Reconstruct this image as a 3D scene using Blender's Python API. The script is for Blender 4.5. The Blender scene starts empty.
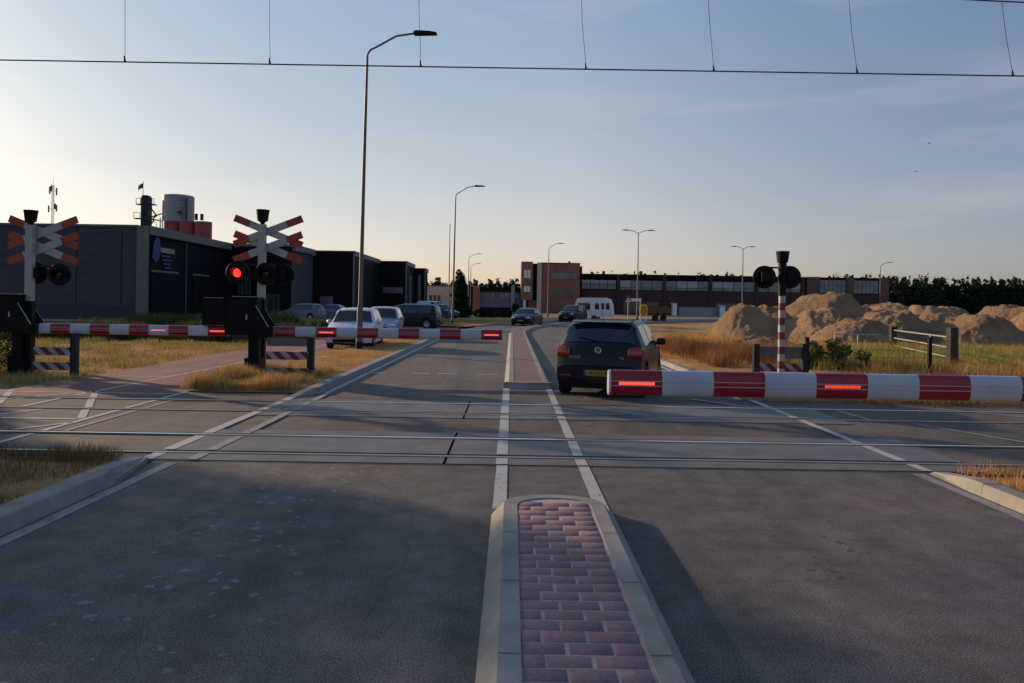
import bpy, bmesh, math, random
import numpy as np
from mathutils import Vector, Matrix, Quaternion, noise as mnoise
random.seed(7); rng = np.random.default_rng(11)
sc = bpy.context.scene
C = sc.collection
PI = math.pi
R = math.radians

# ------------------------------------------------------------------ helpers
class MB:
    def __init__(s): s.v=[]; s.f=[]; s.m=[]
    def add(s, vs, fs, mi=0):
        b=len(s.v); s.v += [tuple(v) for v in vs]
        for f in fs: s.f.append(tuple(b+i for i in f)); s.m.append(mi)
    def box(s, x0,x1,y0,y1,z0,z1, mi=0, M=None):
        vs=[(x,y,z) for z in (z0,z1) for (x,y) in ((x0,y0),(x1,y0),(x1,y1),(x0,y1))]
        if M is not None: vs=[M@Vector(v) for v in vs]
        s.add(vs,[(3,2,1,0),(4,5,6,7),(0,1,5,4),(1,2,6,5),(2,3,7,6),(3,0,4,7)],mi)
    def tube(s, pts, rad, n=10, mi=0, cap=True):
        pts=[Vector(p) for p in pts]
        if not hasattr(rad,'__len__'): rad=[rad]*len(pts)
        base=len(s.v); rings=[]
        prev=None
        for i,p in enumerate(pts):
            a=pts[max(0,i-1)]; b=pts[min(len(pts)-1,i+1)]
            d=(b-a).normalized()
            if prev is None:
                up=Vector((0,0,1)) if abs(d.z)<.9 else Vector((1,0,0))
                x=d.cross(up).normalized()
            else:
                x=(prev-d*prev.dot(d)).normalized()
            prev=x; y=d.cross(x)
            rings.append([p+(x*math.cos(2*PI*k/n)+y*math.sin(2*PI*k/n))*rad[i] for k in range(n)])
        vs=[q for r in rings for q in r]; fs=[]
        for i in range(len(pts)-1):
            for k in range(n):
                fs.append((i*n+k,i*n+(k+1)%n,(i+1)*n+(k+1)%n,(i+1)*n+k))
        if cap:
            fs.append(tuple(range(n))[::-1]); fs.append(tuple((len(pts)-1)*n+k for k in range(n)))
        s.add(vs,fs,mi)
    def prism(s, poly, axis, a0, a1, mi=0):
        """poly list of 2D; axis 'x','y','z' = extrusion axis; the poly lies in the other two"""
        def mk(p,a):
            if axis=='x': return (a,p[0],p[1])
            if axis=='y': return (p[0],a,p[1])
            return (p[0],p[1],a)
        n=len(poly); vs=[mk(p,a0) for p in poly]+[mk(p,a1) for p in poly]
        fs=[tuple(range(n))[::-1],tuple(range(n,2*n))]+[(i,(i+1)%n,n+(i+1)%n,n+i) for i in range(n)]
        s.add(vs,fs,mi)
    def grid(s, rows, mi=0, close=False):
        nr=len(rows); nc=len(rows[0]); fs=[]
        for i in range(nr-1):
            for j in range(nc-1 if not close else nc):
                fs.append((i*nc+j,i*nc+(j+1)%nc,(i+1)*nc+(j+1)%nc,(i+1)*nc+j))
        s.add([p for r in rows for p in r],fs,mi)
    def lathe(s, prof, c, axis='z', n=20, mi=0):
        rows=[]
        for r,h in prof:
            row=[]
            for k in range(n):
                a=2*PI*k/n; p,q=r*math.cos(a),r*math.sin(a)
                if axis=='z': v=(c[0]+p,c[1]+q,c[2]+h)
                elif axis=='y': v=(c[0]+p,c[1]+h,c[2]+q)
                else: v=(c[0]+h,c[1]+p,c[2]+q)
                row.append(v)
            rows.append(row)
        s.grid(rows,mi,True)
    def build(s, name, mats, parent=None, smooth=False, recalc=True):
        me=bpy.data.meshes.new(name); me.from_pydata(s.v,[],s.f)
        if not isinstance(mats,(list,tuple)): mats=[mats]
        for m in mats: me.materials.append(m)
        me.polygons.foreach_set('material_index',s.m)
        if recalc:
            bm=bmesh.new(); bm.from_mesh(me); bmesh.ops.recalc_face_normals(bm,faces=bm.faces); bm.to_mesh(me); bm.free()
        if smooth:
            me.polygons.foreach_set('use_smooth',[True]*len(me.polygons))
            me.set_sharp_from_angle(angle=R(smooth if smooth is not True else 35))
        me.update()
        o=bpy.data.objects.new(name,me); C.objects.link(o)
        if parent: o.parent=parent
        return o
def tag(o,label=None,cat=None,group=None,kind=None):
    if label: o['label']=label
    if cat: o['category']=cat
    if group: o['group']=group
    if kind: o['kind']=kind
    return o
def empty(name,loc=(0,0,0),rz=0,label=None,cat=None,group=None):
    o=bpy.data.objects.new(name,None); C.objects.link(o); o.location=loc; o.rotation_euler=(0,0,rz)
    o.empty_display_size=.2
    return tag(o,label,cat,group)
def copy_tree(o,parent=None):
    c=o.copy(); C.objects.link(c); c.parent=parent
    for ch in [q for q in C.objects if q.parent==o]: copy_tree(ch,c)
    return c
def struct(mb,name,m,smooth=False): return tag(mb.build(name,m,smooth=smooth),kind='structure')

# ------------------------------------------------------------------ materials
def nt(name):
    m=bpy.data.materials.new(name); m.use_nodes=True; t=m.node_tree
    return m,t,t.nodes['Principled BSDF']
def N(t,typ,**kw):
    n=t.nodes.new(typ)
    for k,v in kw.items():
        if k in n.inputs.keys(): n.inputs[k].default_value=v
        else: setattr(n,k,v)
    return n
def ramp(t,fac,stops,interp='LINEAR'):
    r=t.nodes.new('ShaderNodeValToRGB'); r.color_ramp.interpolation=interp
    e=r.color_ramp.elements
    while len(e)<len(stops): e.new(.5)
    for i,(p,c) in enumerate(stops):
        e[i].position=p; e[i].color=(*c,1) if len(c)==3 else c
    t.links.new(fac,r.inputs[0]); return r.outputs[0]
def mix(t,fac,a,b,mode='MIX'):
    m=t.nodes.new('ShaderNodeMix'); m.data_type='RGBA'; m.blend_type=mode
    for i,x in ((0,fac),(6,a),(7,b)):
        if hasattr(x,'is_linked') or hasattr(x,'node'): t.links.new(x,m.inputs[i])
        else:
            if i and len(x)==3: x=(*x,1)
            m.inputs[i].default_value=x
    return m.outputs[2]
def pos(t): return t.nodes.new('ShaderNodeNewGeometry').outputs['Position']
def objc(t): return t.nodes.new('ShaderNodeTexCoord').outputs['Object']
def noi(t,vec,scale,detail=4,rough=.6):
    n=N(t,'ShaderNodeTexNoise',Scale=scale,Detail=detail,Roughness=rough); t.links.new(vec,n.inputs['Vector']); return n.outputs['Fac']
def bump(t,b,h,dist,strength=1):
    n=N(t,'ShaderNodeBump',Distance=dist,Strength=strength); t.links.new(h,n.inputs['Height']); t.links.new(n.outputs[0],b.inputs['Normal'])
def simple(name,col,rough=.6,metal=0,var=.15,scale=6,bmp=0,spec=.5,coat=0,coordpos=False):
    m,t,b=nt(name)
    b.inputs['Roughness'].default_value=rough; b.inputs['Metallic'].default_value=metal
    b.inputs['Specular IOR Level'].default_value=spec
    if coat: b.inputs['Coat Weight'].default_value=coat; b.inputs['Coat Roughness'].default_value=.06
    v=pos(t) if coordpos else objc(t)
    n=noi(t,v,scale,5)
    lo=tuple(c*(1-var) for c in col); hi=tuple(min(1,c*(1+var)) for c in col)
    t.links.new(ramp(t,n,[(.3,lo),(.7,hi)]),b.inputs['Base Color'])
    if bmp: bump(t,b,noi(t,v,scale*8,3),bmp)
    return m
def emit(name,col,s):
    m,t,b=nt(name); b.inputs['Base Color'].default_value=(*col,1)
    b.inputs['Emission Color'].default_value=(*col,1); b.inputs['Emission Strength'].default_value=s
    return m
M={}
# asphalt
def asphalt(name,base,warm,spots=False):
    m,t,b=nt(name); p=pos(t)
    big=noi(t,p,.35,4,.6); mid=noi(t,p,3,5,.7); fine=noi(t,p,95,3,.85)
    mp=N(t,'ShaderNodeMapping'); mp.inputs['Scale'].default_value=(1.4,.12,1); t.links.new(p,mp.inputs[0])
    streak=noi(t,mp.outputs[0],1.2,4,.6)
    c=mix(t,ramp(t,big,[(.35,(0,0,0)),(.65,(1,1,1))]),base,warm)
    c=mix(t,.55,c,ramp(t,streak,[(.3,(.28,.28,.28)),(.7,(.75,.75,.75))]),'OVERLAY')
    c=mix(t,.6,c,ramp(t,mid,[(.32,(.25,.25,.25)),(.68,(.72,.72,.72))]),'OVERLAY')
    c=mix(t,ramp(t,noi(t,p,5.5,7,.8),[(.60,(0,0,0)),(.68,(.45,.45,.45))]),c,(.045,.042,.042))
    c=mix(t,.9,c,ramp(t,fine,[(.38,(.12,.12,.12)),(.54,(.5,.5,.5)),(.64,(1,1,1))]),'OVERLAY')
    # seams and cracks
    vo=N(t,'ShaderNodeTexVoronoi',feature='DISTANCE_TO_EDGE'); vo.inputs['Scale'].default_value=.45
    wob=N(t,'ShaderNodeTexNoise',Scale=1.2,Detail=5); t.links.new(p,wob.inputs['Vector'])
    ad=N(t,'ShaderNodeVectorMath',operation='MULTIPLY_ADD'); t.links.new(wob.outputs['Color'],ad.inputs[0]); ad.inputs[1].default_value=(1.2,1.2,0); t.links.new(p,ad.inputs[2])
    t.links.new(ad.outputs[0],vo.inputs['Vector'])
    crack=ramp(t,vo.outputs['Distance'],[(.0,(1,1,1)),(.004,(0,0,0))])
    c=mix(t,ramp(t,crack,[(0,(0,0,0)),(1,(.35,.35,.35))]),c,(.03,.03,.03))
    if spots:
        v2=N(t,'ShaderNodeTexVoronoi'); v2.inputs['Scale'].default_value=8.5; v2.inputs['Randomness'].default_value=1
        w2=N(t,'ShaderNodeTexNoise',Scale=14,Detail=3); t.links.new(p,w2.inputs['Vector'])
        a2=N(t,'ShaderNodeVectorMath',operation='MULTIPLY_ADD'); t.links.new(w2.outputs['Color'],a2.inputs[0]); a2.inputs[1].default_value=(.10,.10,0); t.links.new(p,a2.inputs[2])
        t.links.new(a2.outputs[0],v2.inputs['Vector'])
        # size of each speck differs with its cell colour
        sp=N(t,'ShaderNodeSeparateColor'); t.links.new(v2.outputs['Color'],sp.inputs[0])
        th=N(t,'ShaderNodeMath',operation='MULTIPLY'); t.links.new(sp.outputs[0],th.inputs[0]); th.inputs[1].default_value=.32
        lt=N(t,'ShaderNodeMath',operation='LESS_THAN'); t.links.new(v2.outputs['Distance'],lt.inputs[0]); t.links.new(th.outputs[0],lt.inputs[1])
        # they lie in one trail along the left lane
        sx=N(t,'ShaderNodeSeparateXYZ'); t.links.new(p,sx.inputs[0])
        d=N(t,'ShaderNodeMath',operation='ADD'); t.links.new(sx.outputs[0],d.inputs[0]); d.inputs[1].default_value=1.95
        ab=N(t,'ShaderNodeMath',operation='ABSOLUTE'); t.links.new(d.outputs[0],ab.inputs[0])
        tr=ramp(t,ab.outputs[0],[(.3,(.9,.9,.9)),(.95,(0,0,0))])
        yr=ramp(t,sx.outputs[1],[(0,(1,1,1)),(.99,(1,1,1))])
        nz=N(t,'ShaderNodeMath',operation='MULTIPLY'); t.links.new(lt.outputs[0],nz.inputs[0]); t.links.new(tr,nz.inputs[1])
        n2=N(t,'ShaderNodeMath',operation='MULTIPLY'); t.links.new(nz.outputs[0],n2.inputs[0]); n2.inputs[1].default_value=.7
        c=mix(t,n2.outputs[0],c,(.24,.23,.235))
        # small bright grit everywhere, dark scuffs in the right lane
        v3=N(t,'ShaderNodeTexVoronoi'); v3.inputs['Scale'].default_value=16; t.links.new(p,v3.inputs['Vector'])
        s3=N(t,'ShaderNodeSeparateColor'); t.links.new(v3.outputs['Color'],s3.inputs[0])
        t3=N(t,'ShaderNodeMath',operation='MULTIPLY'); t.links.new(s3.outputs[1],t3.inputs[0]); t3.inputs[1].default_value=.20
        t3b=N(t,'ShaderNodeMath',operation='SUBTRACT'); t.links.new(t3.outputs[0],t3b.inputs[0]); t3b.inputs[1].default_value=.08
        l3=N(t,'ShaderNodeMath',operation='LESS_THAN'); t.links.new(v3.outputs['Distance'],l3.inputs[0]); t.links.new(t3b.outputs[0],l3.inputs[1])
        g3=N(t,'ShaderNodeMath',operation='MULTIPLY'); t.links.new(l3.outputs[0],g3.inputs[0]); g3.inputs[1].default_value=.55
        c=mix(t,g3.outputs[0],c,(.21,.20,.20))
        m4=N(t,'ShaderNodeMapping'); m4.inputs['Location'].default_value=(7.3,2.1,0); m4.inputs['Scale'].default_value=(1,1.3,1); t.links.new(a2.outputs[0],m4.inputs[0])
        v4=N(t,'ShaderNodeTexVoronoi'); v4.inputs['Scale'].default_value=6.5; t.links.new(m4.outputs[0],v4.inputs['Vector'])
        s4=N(t,'ShaderNodeSeparateColor'); t.links.new(v4.outputs['Color'],s4.inputs[0])
        t4=N(t,'ShaderNodeMath',operation='MULTIPLY'); t.links.new(s4.outputs[0],t4.inputs[0]); t4.inputs[1].default_value=.26
        l4=N(t,'ShaderNodeMath',operation='LESS_THAN'); t.links.new(v4.outputs['Distance'],l4.inputs[0]); t.links.new(t4.outputs[0],l4.inputs[1])
        d4=N(t,'ShaderNodeMath',operation='ADD'); t.links.new(sx.outputs[0],d4.inputs[0]); d4.inputs[1].default_value=-2.3
        b4=N(t,'ShaderNodeMath',operation='ABSOLUTE'); t.links.new(d4.outputs[0],b4.inputs[0])
        k4=N(t,'ShaderNodeMath',operation='MULTIPLY'); t.links.new(l4.outputs[0],k4.inputs[0]); t.links.new(ramp(t,b4.outputs[0],[(.2,(.7,.7,.7)),(.95,(0,0,0))]),k4.inputs[1])
        c=mix(t,k4.outputs[0],c,(.05,.045,.043))
    t.links.new(c,b.inputs['Base Color'])
    b.inputs['Roughness'].default_value=.85; b.inputs['Specular IOR Level'].default_value=.3
    bump(t,b,fine,.002,1)
    return m
M['asphalt']=asphalt('asphalt',(.105,.097,.10),(.165,.134,.113),True)
M['crossing']=asphalt('crossing_asphalt',(.105,.084,.074),(.15,.115,.095))
M['redpath']=asphalt('red_path_asphalt',(.20,.085,.078),(.25,.12,.10))
M['paving']=simple('yard_paving',(.30,.27,.24),.9,var=.25,scale=.4,coordpos=True)
M['panel']=simple('concrete_panel',(.118,.112,.11),.6,var=.3,scale=2.2,bmp=.002,coordpos=True)
M['kerb']=simple('kerb_concrete',(.24,.222,.20),.85,var=.25,scale=3,bmp=.003,coordpos=True)
M['steel']=simple('rail_steel',(.30,.29,.28),.42,1,var=.1,scale=3)
M['rust']=simple('rusty_rail_side',(.07,.04,.028),.9,var=.3,scale=8)
M['rubber']=simple('black_rubber',(.004,.004,.004),1,var=.2,spec=0)
M['ballast']=simple('ballast',(.16,.13,.11),.95,var=.6,scale=18,bmp=.03,coordpos=True)
def paint(name,col,wear,under=(.13,.12,.12)):
    m,t,b=nt(name); p=pos(t)
    n=noi(t,p,7,8,.75); n2=noi(t,p,60,4,.8)
    a=N(t,'ShaderNodeMath',operation='MULTIPLY_ADD'); t.links.new(n2,a.inputs[0]); a.inputs[1].default_value=.35; t.links.new(n,a.inputs[2])
    f=ramp(t,a.outputs[0],[(wear,(0,0,0)),(wear+.12,(1,1,1))])
    t.links.new(mix(t,f,under,col),b.inputs['Base Color']); b.inputs['Roughness'].default_value=.7
    return m
M['line']=paint('road_paint',(.42,.395,.37),.50,(.09,.085,.085))
M['line_faint']=paint('faded_road_paint',(.27,.255,.245),.55,(.12,.112,.108))
M['white']=simple('white_paint',(.34,.33,.32),.45,var=.1,scale=4)
M['red']=simple('red_paint',(.24,.012,.016),.45,var=.15,scale=4)
M['boomwhite']=simple('boom_white',(.42,.44,.50),.38,var=.08,scale=5)
M['boomred']=simple('boom_red',(.26,.004,.018),.35,var=.15,scale=5)
M['buckred']=simple('orange_red_board',(.30,.035,.022),.5,var=.2)
M['black']=simple('black_paint',(.005,.005,.006),.55,var=.3,spec=.15)
M['darkgrey']=simple('dark_grey_metal',(.016,.017,.020),.5,var=.25,spec=.25)
M['midgrey']=simple('grey_metal',(.10,.10,.105),.55,var=.15)
M['galv']=simple('galvanised',(.35,.35,.35),.5,.5,var=.15,scale=5)
M['pole']=simple('lamp_pole',(.12,.115,.11),.55,.4,var=.15,scale=2)
M['timber']=simple('dark_timber',(.045,.035,.03),.9,var=.3,scale=9,bmp=.004)
M['bandred']=simple('dull_red',(.13,.016,.016),.5,var=.2,scale=4)
M['boardred']=simple('faded_red',(.12,.012,.012),.6,var=.3,scale=5)
M['boardwhite']=simple('dirty_white',(.30,.28,.27),.6,var=.3,scale=5)
M['led']=emit('led_red',(1,.07,.03),2.0)
M['ledlow']=emit('led_low',(1,.05,.03),.8)
M['leddim']=emit('led_dim',(1,.22,.22),.75)
M['redlamp']=emit('red_lens',(1,.015,.01),4.5)
M['lensoff']=simple('unlit_lens',(.03,.006,.006),.2,var=.1)
M['glass']=simple('car_glass',(.012,.014,.016),.04,var=.1,spec=.9)
M['tyre']=simple('tyre',(.012,.012,.013),.9,var=.2)
M['rim']=simple('alloy_rim',(.4,.4,.42),.3,.8,var=.1)
M['plate']=simple('yellow_plate',(.36,.21,.02),.5,var=.05)
M['platered']=simple('tail_lens',(.33,.011,.013),.15,var=.2,spec=.8)
M['chrome']=simple('chrome',(.65,.65,.68),.18,1,var=.05)
M['head']=simple('headlight_lens',(.62,.64,.68),.12,.3,var=.1,spec=.9)
def carpaint(name,c,rough=.3,metal=.0): return simple(name,c,rough,metal,var=.04,scale=2,spec=.3,coat=.12)
M['cp_black']=carpaint('black_car_paint',(.004,.006,.012),.38)
M['cp_white']=carpaint('white_car_paint',(.60,.62,.66),.35,0)
M['cp_silver']=carpaint('silver_car_paint',(.30,.33,.38),.3,.3)
M['cp_blue']=carpaint('blue_car_paint',(.03,.07,.2))
M['cp_pale']=carpaint('pale_blue_car_paint',(.13,.17,.24))
M['cp_navy']=carpaint('navy_car_paint',(.015,.02,.035))
def brick(name,c1,c2,mortar,scale=1,bw=.22,rh=.075,axis='xz',rough=.9):
    m,t,b=nt(name); p=pos(t)
    sx=N(t,'ShaderNodeSeparateXYZ'); t.links.new(p,sx.inputs[0]); cb=N(t,'ShaderNodeCombineXYZ')
    ad=N(t,'ShaderNodeMath',operation='ADD'); t.links.new(sx.outputs[0],ad.inputs[0]); t.links.new(sx.outputs[1],ad.inputs[1])
    if axis=='xz': t.links.new(ad.outputs[0],cb.inputs[0]); t.links.new(sx.outputs[2],cb.inputs[1])
    else: t.links.new(sx.outputs[0],cb.inputs[0]); t.links.new(sx.outputs[1],cb.inputs[1])
    n=N(t,'ShaderNodeTexBrick',Scale=scale); n.inputs['Brick Width'].default_value=bw; n.inputs['Row Height'].default_value=rh
    n.inputs['Mortar Size'].default_value=.008; n.inputs['Color1'].default_value=(*c1,1); n.inputs['Color2'].default_value=(*c2,1); n.inputs['Mortar'].default_value=(*mortar,1)
    t.links.new(cb.outputs[0],n.inputs['Vector'])
    c=mix(t,.5,n.outputs['Color'],ramp(t,noi(t,p,.5,5),[(.3,(.35,.35,.35)),(.7,(.65,.65,.65))]),'OVERLAY')
    t.links.new(c,b.inputs['Base Color']); b.inputs['Roughness'].default_value=rough
    return m
M['darkbrick']=brick('dark_block_wall',(.052,.053,.066),(.062,.063,.076),(.035,.035,.043),bw=.9,rh=.28)
M['plinth']=simple('dark_plinth',(.032,.032,.042),.8)
M['nearblack']=simple('black_cladding',(.005,.005,.009),.7,var=.3,scale=.6,spec=.15)
M['fascia']=simple('grey_fascia',(.13,.125,.12),.6,var=.08,scale=.5)
M['redbrick']=brick('red_brick',(.27,.095,.055),(.32,.12,.065),(.2,.11,.08))
M['maroon']=brick('maroon_brick',(.065,.024,.022),(.08,.03,.028),(.05,.033,.03))
M['pierbrick']=brick('brown_brick',(.13,.06,.042),(.16,.075,.05),(.10,.07,.055))
M['beige']=simple('beige_render',(.55,.43,.33),.85,var=.08,scale=.5)
M['winglint']=simple('sun_glint_window',(.62,.64,.60),.15,var=.1,scale=1,spec=.8)  # sun glint on the panes, put into the base colour
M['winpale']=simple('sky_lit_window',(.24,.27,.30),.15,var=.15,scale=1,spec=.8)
M['windark']=simple('dark_window',(.03,.035,.042),.12,var=.3,scale=1,spec=.8)
M['wingrey']=simple('grey_window',(.11,.12,.14),.2,var=.4,scale=.7,spec=.8)
M['purple']=simple('mauve_cladding',(.12,.11,.17),.6,var=.15,scale=.6)
M['silo']=simple('silo_grey',(.24,.25,.275),.5,.2,var=.1,scale=.4)
M['silored']=simple('silo_red',(.26,.03,.035),.5,var=.15,scale=.5)
M['signblue']=simple('sign_blue',(.02,.04,.16),.5,var=.1)
M['yellow']=simple('yellow_board',(.8,.36,.01),.5,var=.05)
M['signwhite']=simple('sign_white',(.7,.7,.7),.5,var=.05)
M['rusty']=simple('rusty_load',(.17,.07,.04),.9,var=.4,scale=1.5)
def paverm():
    m,t,b=nt('clay_paver')
    a=t.nodes.new('ShaderNodeAttribute'); a.attribute_name='rnd'
    n=noi(t,pos(t),35,5,.7)
    c=ramp(t,a.outputs['Fac'],[(0,(.20,.115,.125)),(.5,(.225,.13,.14)),(1,(.25,.148,.158))])
    c=mix(t,.7,c,ramp(t,n,[(.3,(.3,.3,.3)),(.75,(.75,.72,.72))]),'OVERLAY')
    t.links.new(c,b.inputs['Base Color']); b.inputs['Roughness'].default_value=.85; bump(t,b,n,.003,.8)
    return m
M['paver']=paverm()
M['mortar']=simple('sandy_joint',(.42,.31,.30),.95,var=.25,scale=10,bmp=.003,coordpos=True)
M['paverfar']=brick('paver_pattern',(.16,.085,.09),(.20,.105,.11),(.11,.07,.075),bw=.2,rh=.1,axis='xy')
def groundm(name,stops,s1=.12,s2=1.6,b_=.06):
    m,t,b=nt(name); p=pos(t)
    a=N(t,'ShaderNodeMath',operation='MULTIPLY_ADD'); t.links.new(noi(t,p,s2,7,.7),a.inputs[0]); a.inputs[1].default_value=.5
    sb=N(t,'ShaderNodeMath',operation='SUBTRACT'); t.links.new(noi(t,p,s1,5,.6),sb.inputs[0]); sb.inputs[1].default_value=.25
    t.links.new(sb.outputs[0],a.inputs[2])
    c=ramp(t,a.outputs[0],stops)
    c=mix(t,.6,c,ramp(t,noi(t,p,14,5,.8),[(.3,(.3,.3,.3)),(.7,(.7,.7,.7))]),'OVERLAY')
    t.links.new(c,b.inputs['Base Color']); b.inputs['Roughness'].default_value=1; b.inputs['Specular IOR Level'].default_value=.1
    bump(t,b,noi(t,p,9,6,.75),b_)
    return m
M['ground']=groundm('field_ground',[(.3,(.11,.10,.04)),(.42,(.32,.20,.09)),(.55,(.46,.29,.14)),(.68,(.33,.20,.11))])
M['verge']=groundm('verge_soil',[(.3,(.14,.11,.045)),(.45,(.38,.22,.09)),(.7,(.52,.31,.13))])
M['sand']=groundm('heap_sand',[(.3,(.30,.21,.13)),(.5,(.52,.345,.20)),(.7,(.70,.46,.26))],.25,1.1,.6)
def bladem(name,stops,trans=.25):
    m,t,b=nt(name)
    a=t.nodes.new('ShaderNodeAttribute'); a.attribute_name='rnd'
    c=ramp(t,a.outputs['Fac'],stops)
    t.links.new(c,b.inputs['Base Color']); b.inputs['Roughness'].default_value=.75; b.inputs['Specular IOR Level'].default_value=.2
    if trans:
        tr=t.nodes.new('ShaderNodeBsdfTranslucent'); t.links.new(c,tr.inputs['Color'])
        ms=t.nodes.new('ShaderNodeMixShader'); ms.inputs[0].default_value=trans
        t.links.new(b.outputs[0],ms.inputs[1]); t.links.new(tr.outputs[0],ms.inputs[2]); t.links.new(ms.outputs[0],t.nodes['Material Output'].inputs['Surface'])
    return m
M['dry']=bladem('dry_grass',[(0,(.24,.13,.045)),(.4,(.50,.28,.10)),(.8,(.66,.40,.17)),(1,(.15,.14,.035))])
M['mixed']=bladem('mixed_grass',[(0,(.07,.09,.02)),(.4,(.20,.20,.05)),(.7,(.42,.32,.11)),(1,(.54,.38,.15))])
M['brown']=bladem('brown_grass',[(0,(.05,.035,.015)),(.4,(.15,.09,.035)),(.8,(.26,.16,.06)),(1,(.07,.09,.025))])
M['weed']=bladem('dark_weed',[(0,(.02,.03,.012)),(.5,(.065,.075,.025)),(.85,(.14,.12,.045)),(1,(.26,.19,.08))])
M['green']=bladem('green_grass',[(0,(.07,.085,.018)),(.4,(.20,.22,.04)),(.75,(.38,.35,.09)),(1,(.50,.36,.14))])
M['leaf']=bladem('green_leaf',[(0,(.022,.045,.012)),(.5,(.05,.085,.02)),(1,(.10,.13,.035))],.2)
M['leaf2']=bladem('plant_leaf',[(0,(.02,.04,.01)),(.5,(.07,.11,.025)),(1,(.16,.19,.05))],.25)
M['darkleaf']=bladem('dark_leaf',[(0,(.006,.012,.008)),(.5,(.014,.024,.012)),(1,(.03,.042,.018))],.08)
M['redweed']=bladem('red_brown_weed',[(0,(.12,.05,.02)),(.5,(.26,.11,.045)),(1,(.36,.2,.08))],.2)
M['bark']=simple('bark',(.07,.05,.035),.95,var=.3,scale=5,bmp=.01)

# ------------------------------------------------------------------ numpy meshes
def npmesh(name,V,F,mat,parent=None,rnd=None):
    me=bpy.data.meshes.new(name); n=len(F); k=F.shape[1]
    me.vertices.add(len(V)); me.vertices.foreach_set('co',V.astype(np.float32).ravel())
    me.loops.add(n*k); me.loops.foreach_set('vertex_index',F.astype(np.int32).ravel())
    me.polygons.add(n); me.polygons.foreach_set('loop_start',np.arange(0,n*k,k,dtype=np.int32))
    me.update(calc_edges=True); me.materials.append(mat)
    if rnd is not None:
        a=me.attributes.new('rnd','FLOAT','FACE'); a.data.foreach_set('value',rnd.astype(np.float32))
    o=bpy.data.objects.new(name,me); C.objects.link(o)
    if parent: o.parent=parent
    return o
def blades(P,h,w,lean=.5,seed=0):
    """P Nx3 base points, h N heights"""
    g=np.random.default_rng(seed); n=len(P); a=g.uniform(0,2*PI,n); l=g.uniform(0,lean,n)*h; la=g.uniform(0,2*PI,n)
    d=np.stack([np.cos(a),np.sin(a),np.zeros(n)],1)*(w[:,None]/2 if hasattr(w,'__len__') else w/2)
    mid=P+np.stack([np.cos(la)*l*.35,np.sin(la)*l*.35,h*.6],1)
    top=P+np.stack([np.cos(la)*l,np.sin(la)*l,h],1)
    V=np.concatenate([P-d,P+d,mid+d*.7,mid-d*.7,top],0)
    i=np.arange(n)
    F1=np.stack([i,i+n,i+2*n],1);F2=np.stack([i,i+2*n,i+3*n],1);F3=np.stack([i+3*n,i+2*n,i+4*n],1)
    return V,np.concatenate([F1,F2,F3],0)
def clump(x,y,s=1.0,o=0):
    return np.array([mnoise.noise(Vector((a*s+o,b*s,o))) for a,b in zip(x,y)])
def grass(name,label,cat,area,n,h0,h1,w,mat,z=0.,cs=1.2,thr=-.15,tall=.8,seed=1,inside=None,bias=0):
    g=np.random.default_rng(seed); x0,x1,y0,y1=area
    x=g.uniform(x0,x1,n); y=g.uniform(y0,y1,n)
    if inside is not None:
        k=inside(x,y); x=x[k]; y=y[k]
    c=clump(x,y,cs,seed*3.1); k=c+g.uniform(-.25,.25,len(x))>thr; x=x[k];y=y[k];c=c[k]
    h=g.uniform(h0,h1,len(x))*(1+tall*np.clip(c,-.6,1.2))
    zz=z(x,y) if callable(z) else np.full(len(x),z)
    V,F=blades(np.stack([x,y,zz],1),h,g.uniform(.6,1.3,len(x))*w,.7,seed)
    r=np.clip(g.uniform(0,1,len(x))*.7+.3*(c+.5)+bias,0,1)
    o=npmesh(name,V,F,mat,None,np.tile(r,3))
    return tag(o,label,cat,kind='stuff')
def leafcloud(centres,radii,n,size,seed=0,flat=1.0,shell=.55):
    """leaf quads spread through several ellipsoids"""
    g=np.random.default_rng(seed); cs=np.array(centres,float); rs=np.array(radii,float)
    if rs.ndim==1: rs=np.stack([rs,rs,rs*flat],1)
    wgt=rs.prod(1)**(2/3); idx=g.choice(len(cs),n,p=wgt/wgt.sum())
    d=g.normal(size=(n,3)); d/=np.linalg.norm(d,axis=1)[:,None]
    r=shell+(1-shell)*g.uniform(0,1,n)**.7; r*=g.uniform(.86,1.12,n)
    P=cs[idx]+d*rs[idx]*r[:,None]
    u=g.normal(size=(n,3)); u/=np.linalg.norm(u,axis=1)[:,None]
    v=np.cross(u,g.normal(size=(n,3))); v/=np.linalg.norm(v,axis=1)[:,None]
    s=(g.uniform(.5,1.3,n)*size)[:,None]
    V=np.concatenate([P-u*s,P-v*s*.5,P+u*s,P+v*s*.5],0); i=np.arange(n)
    return V,np.stack([i,i+n,i+2*n,i+3*n],1),g.uniform(0,1,n)

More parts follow.
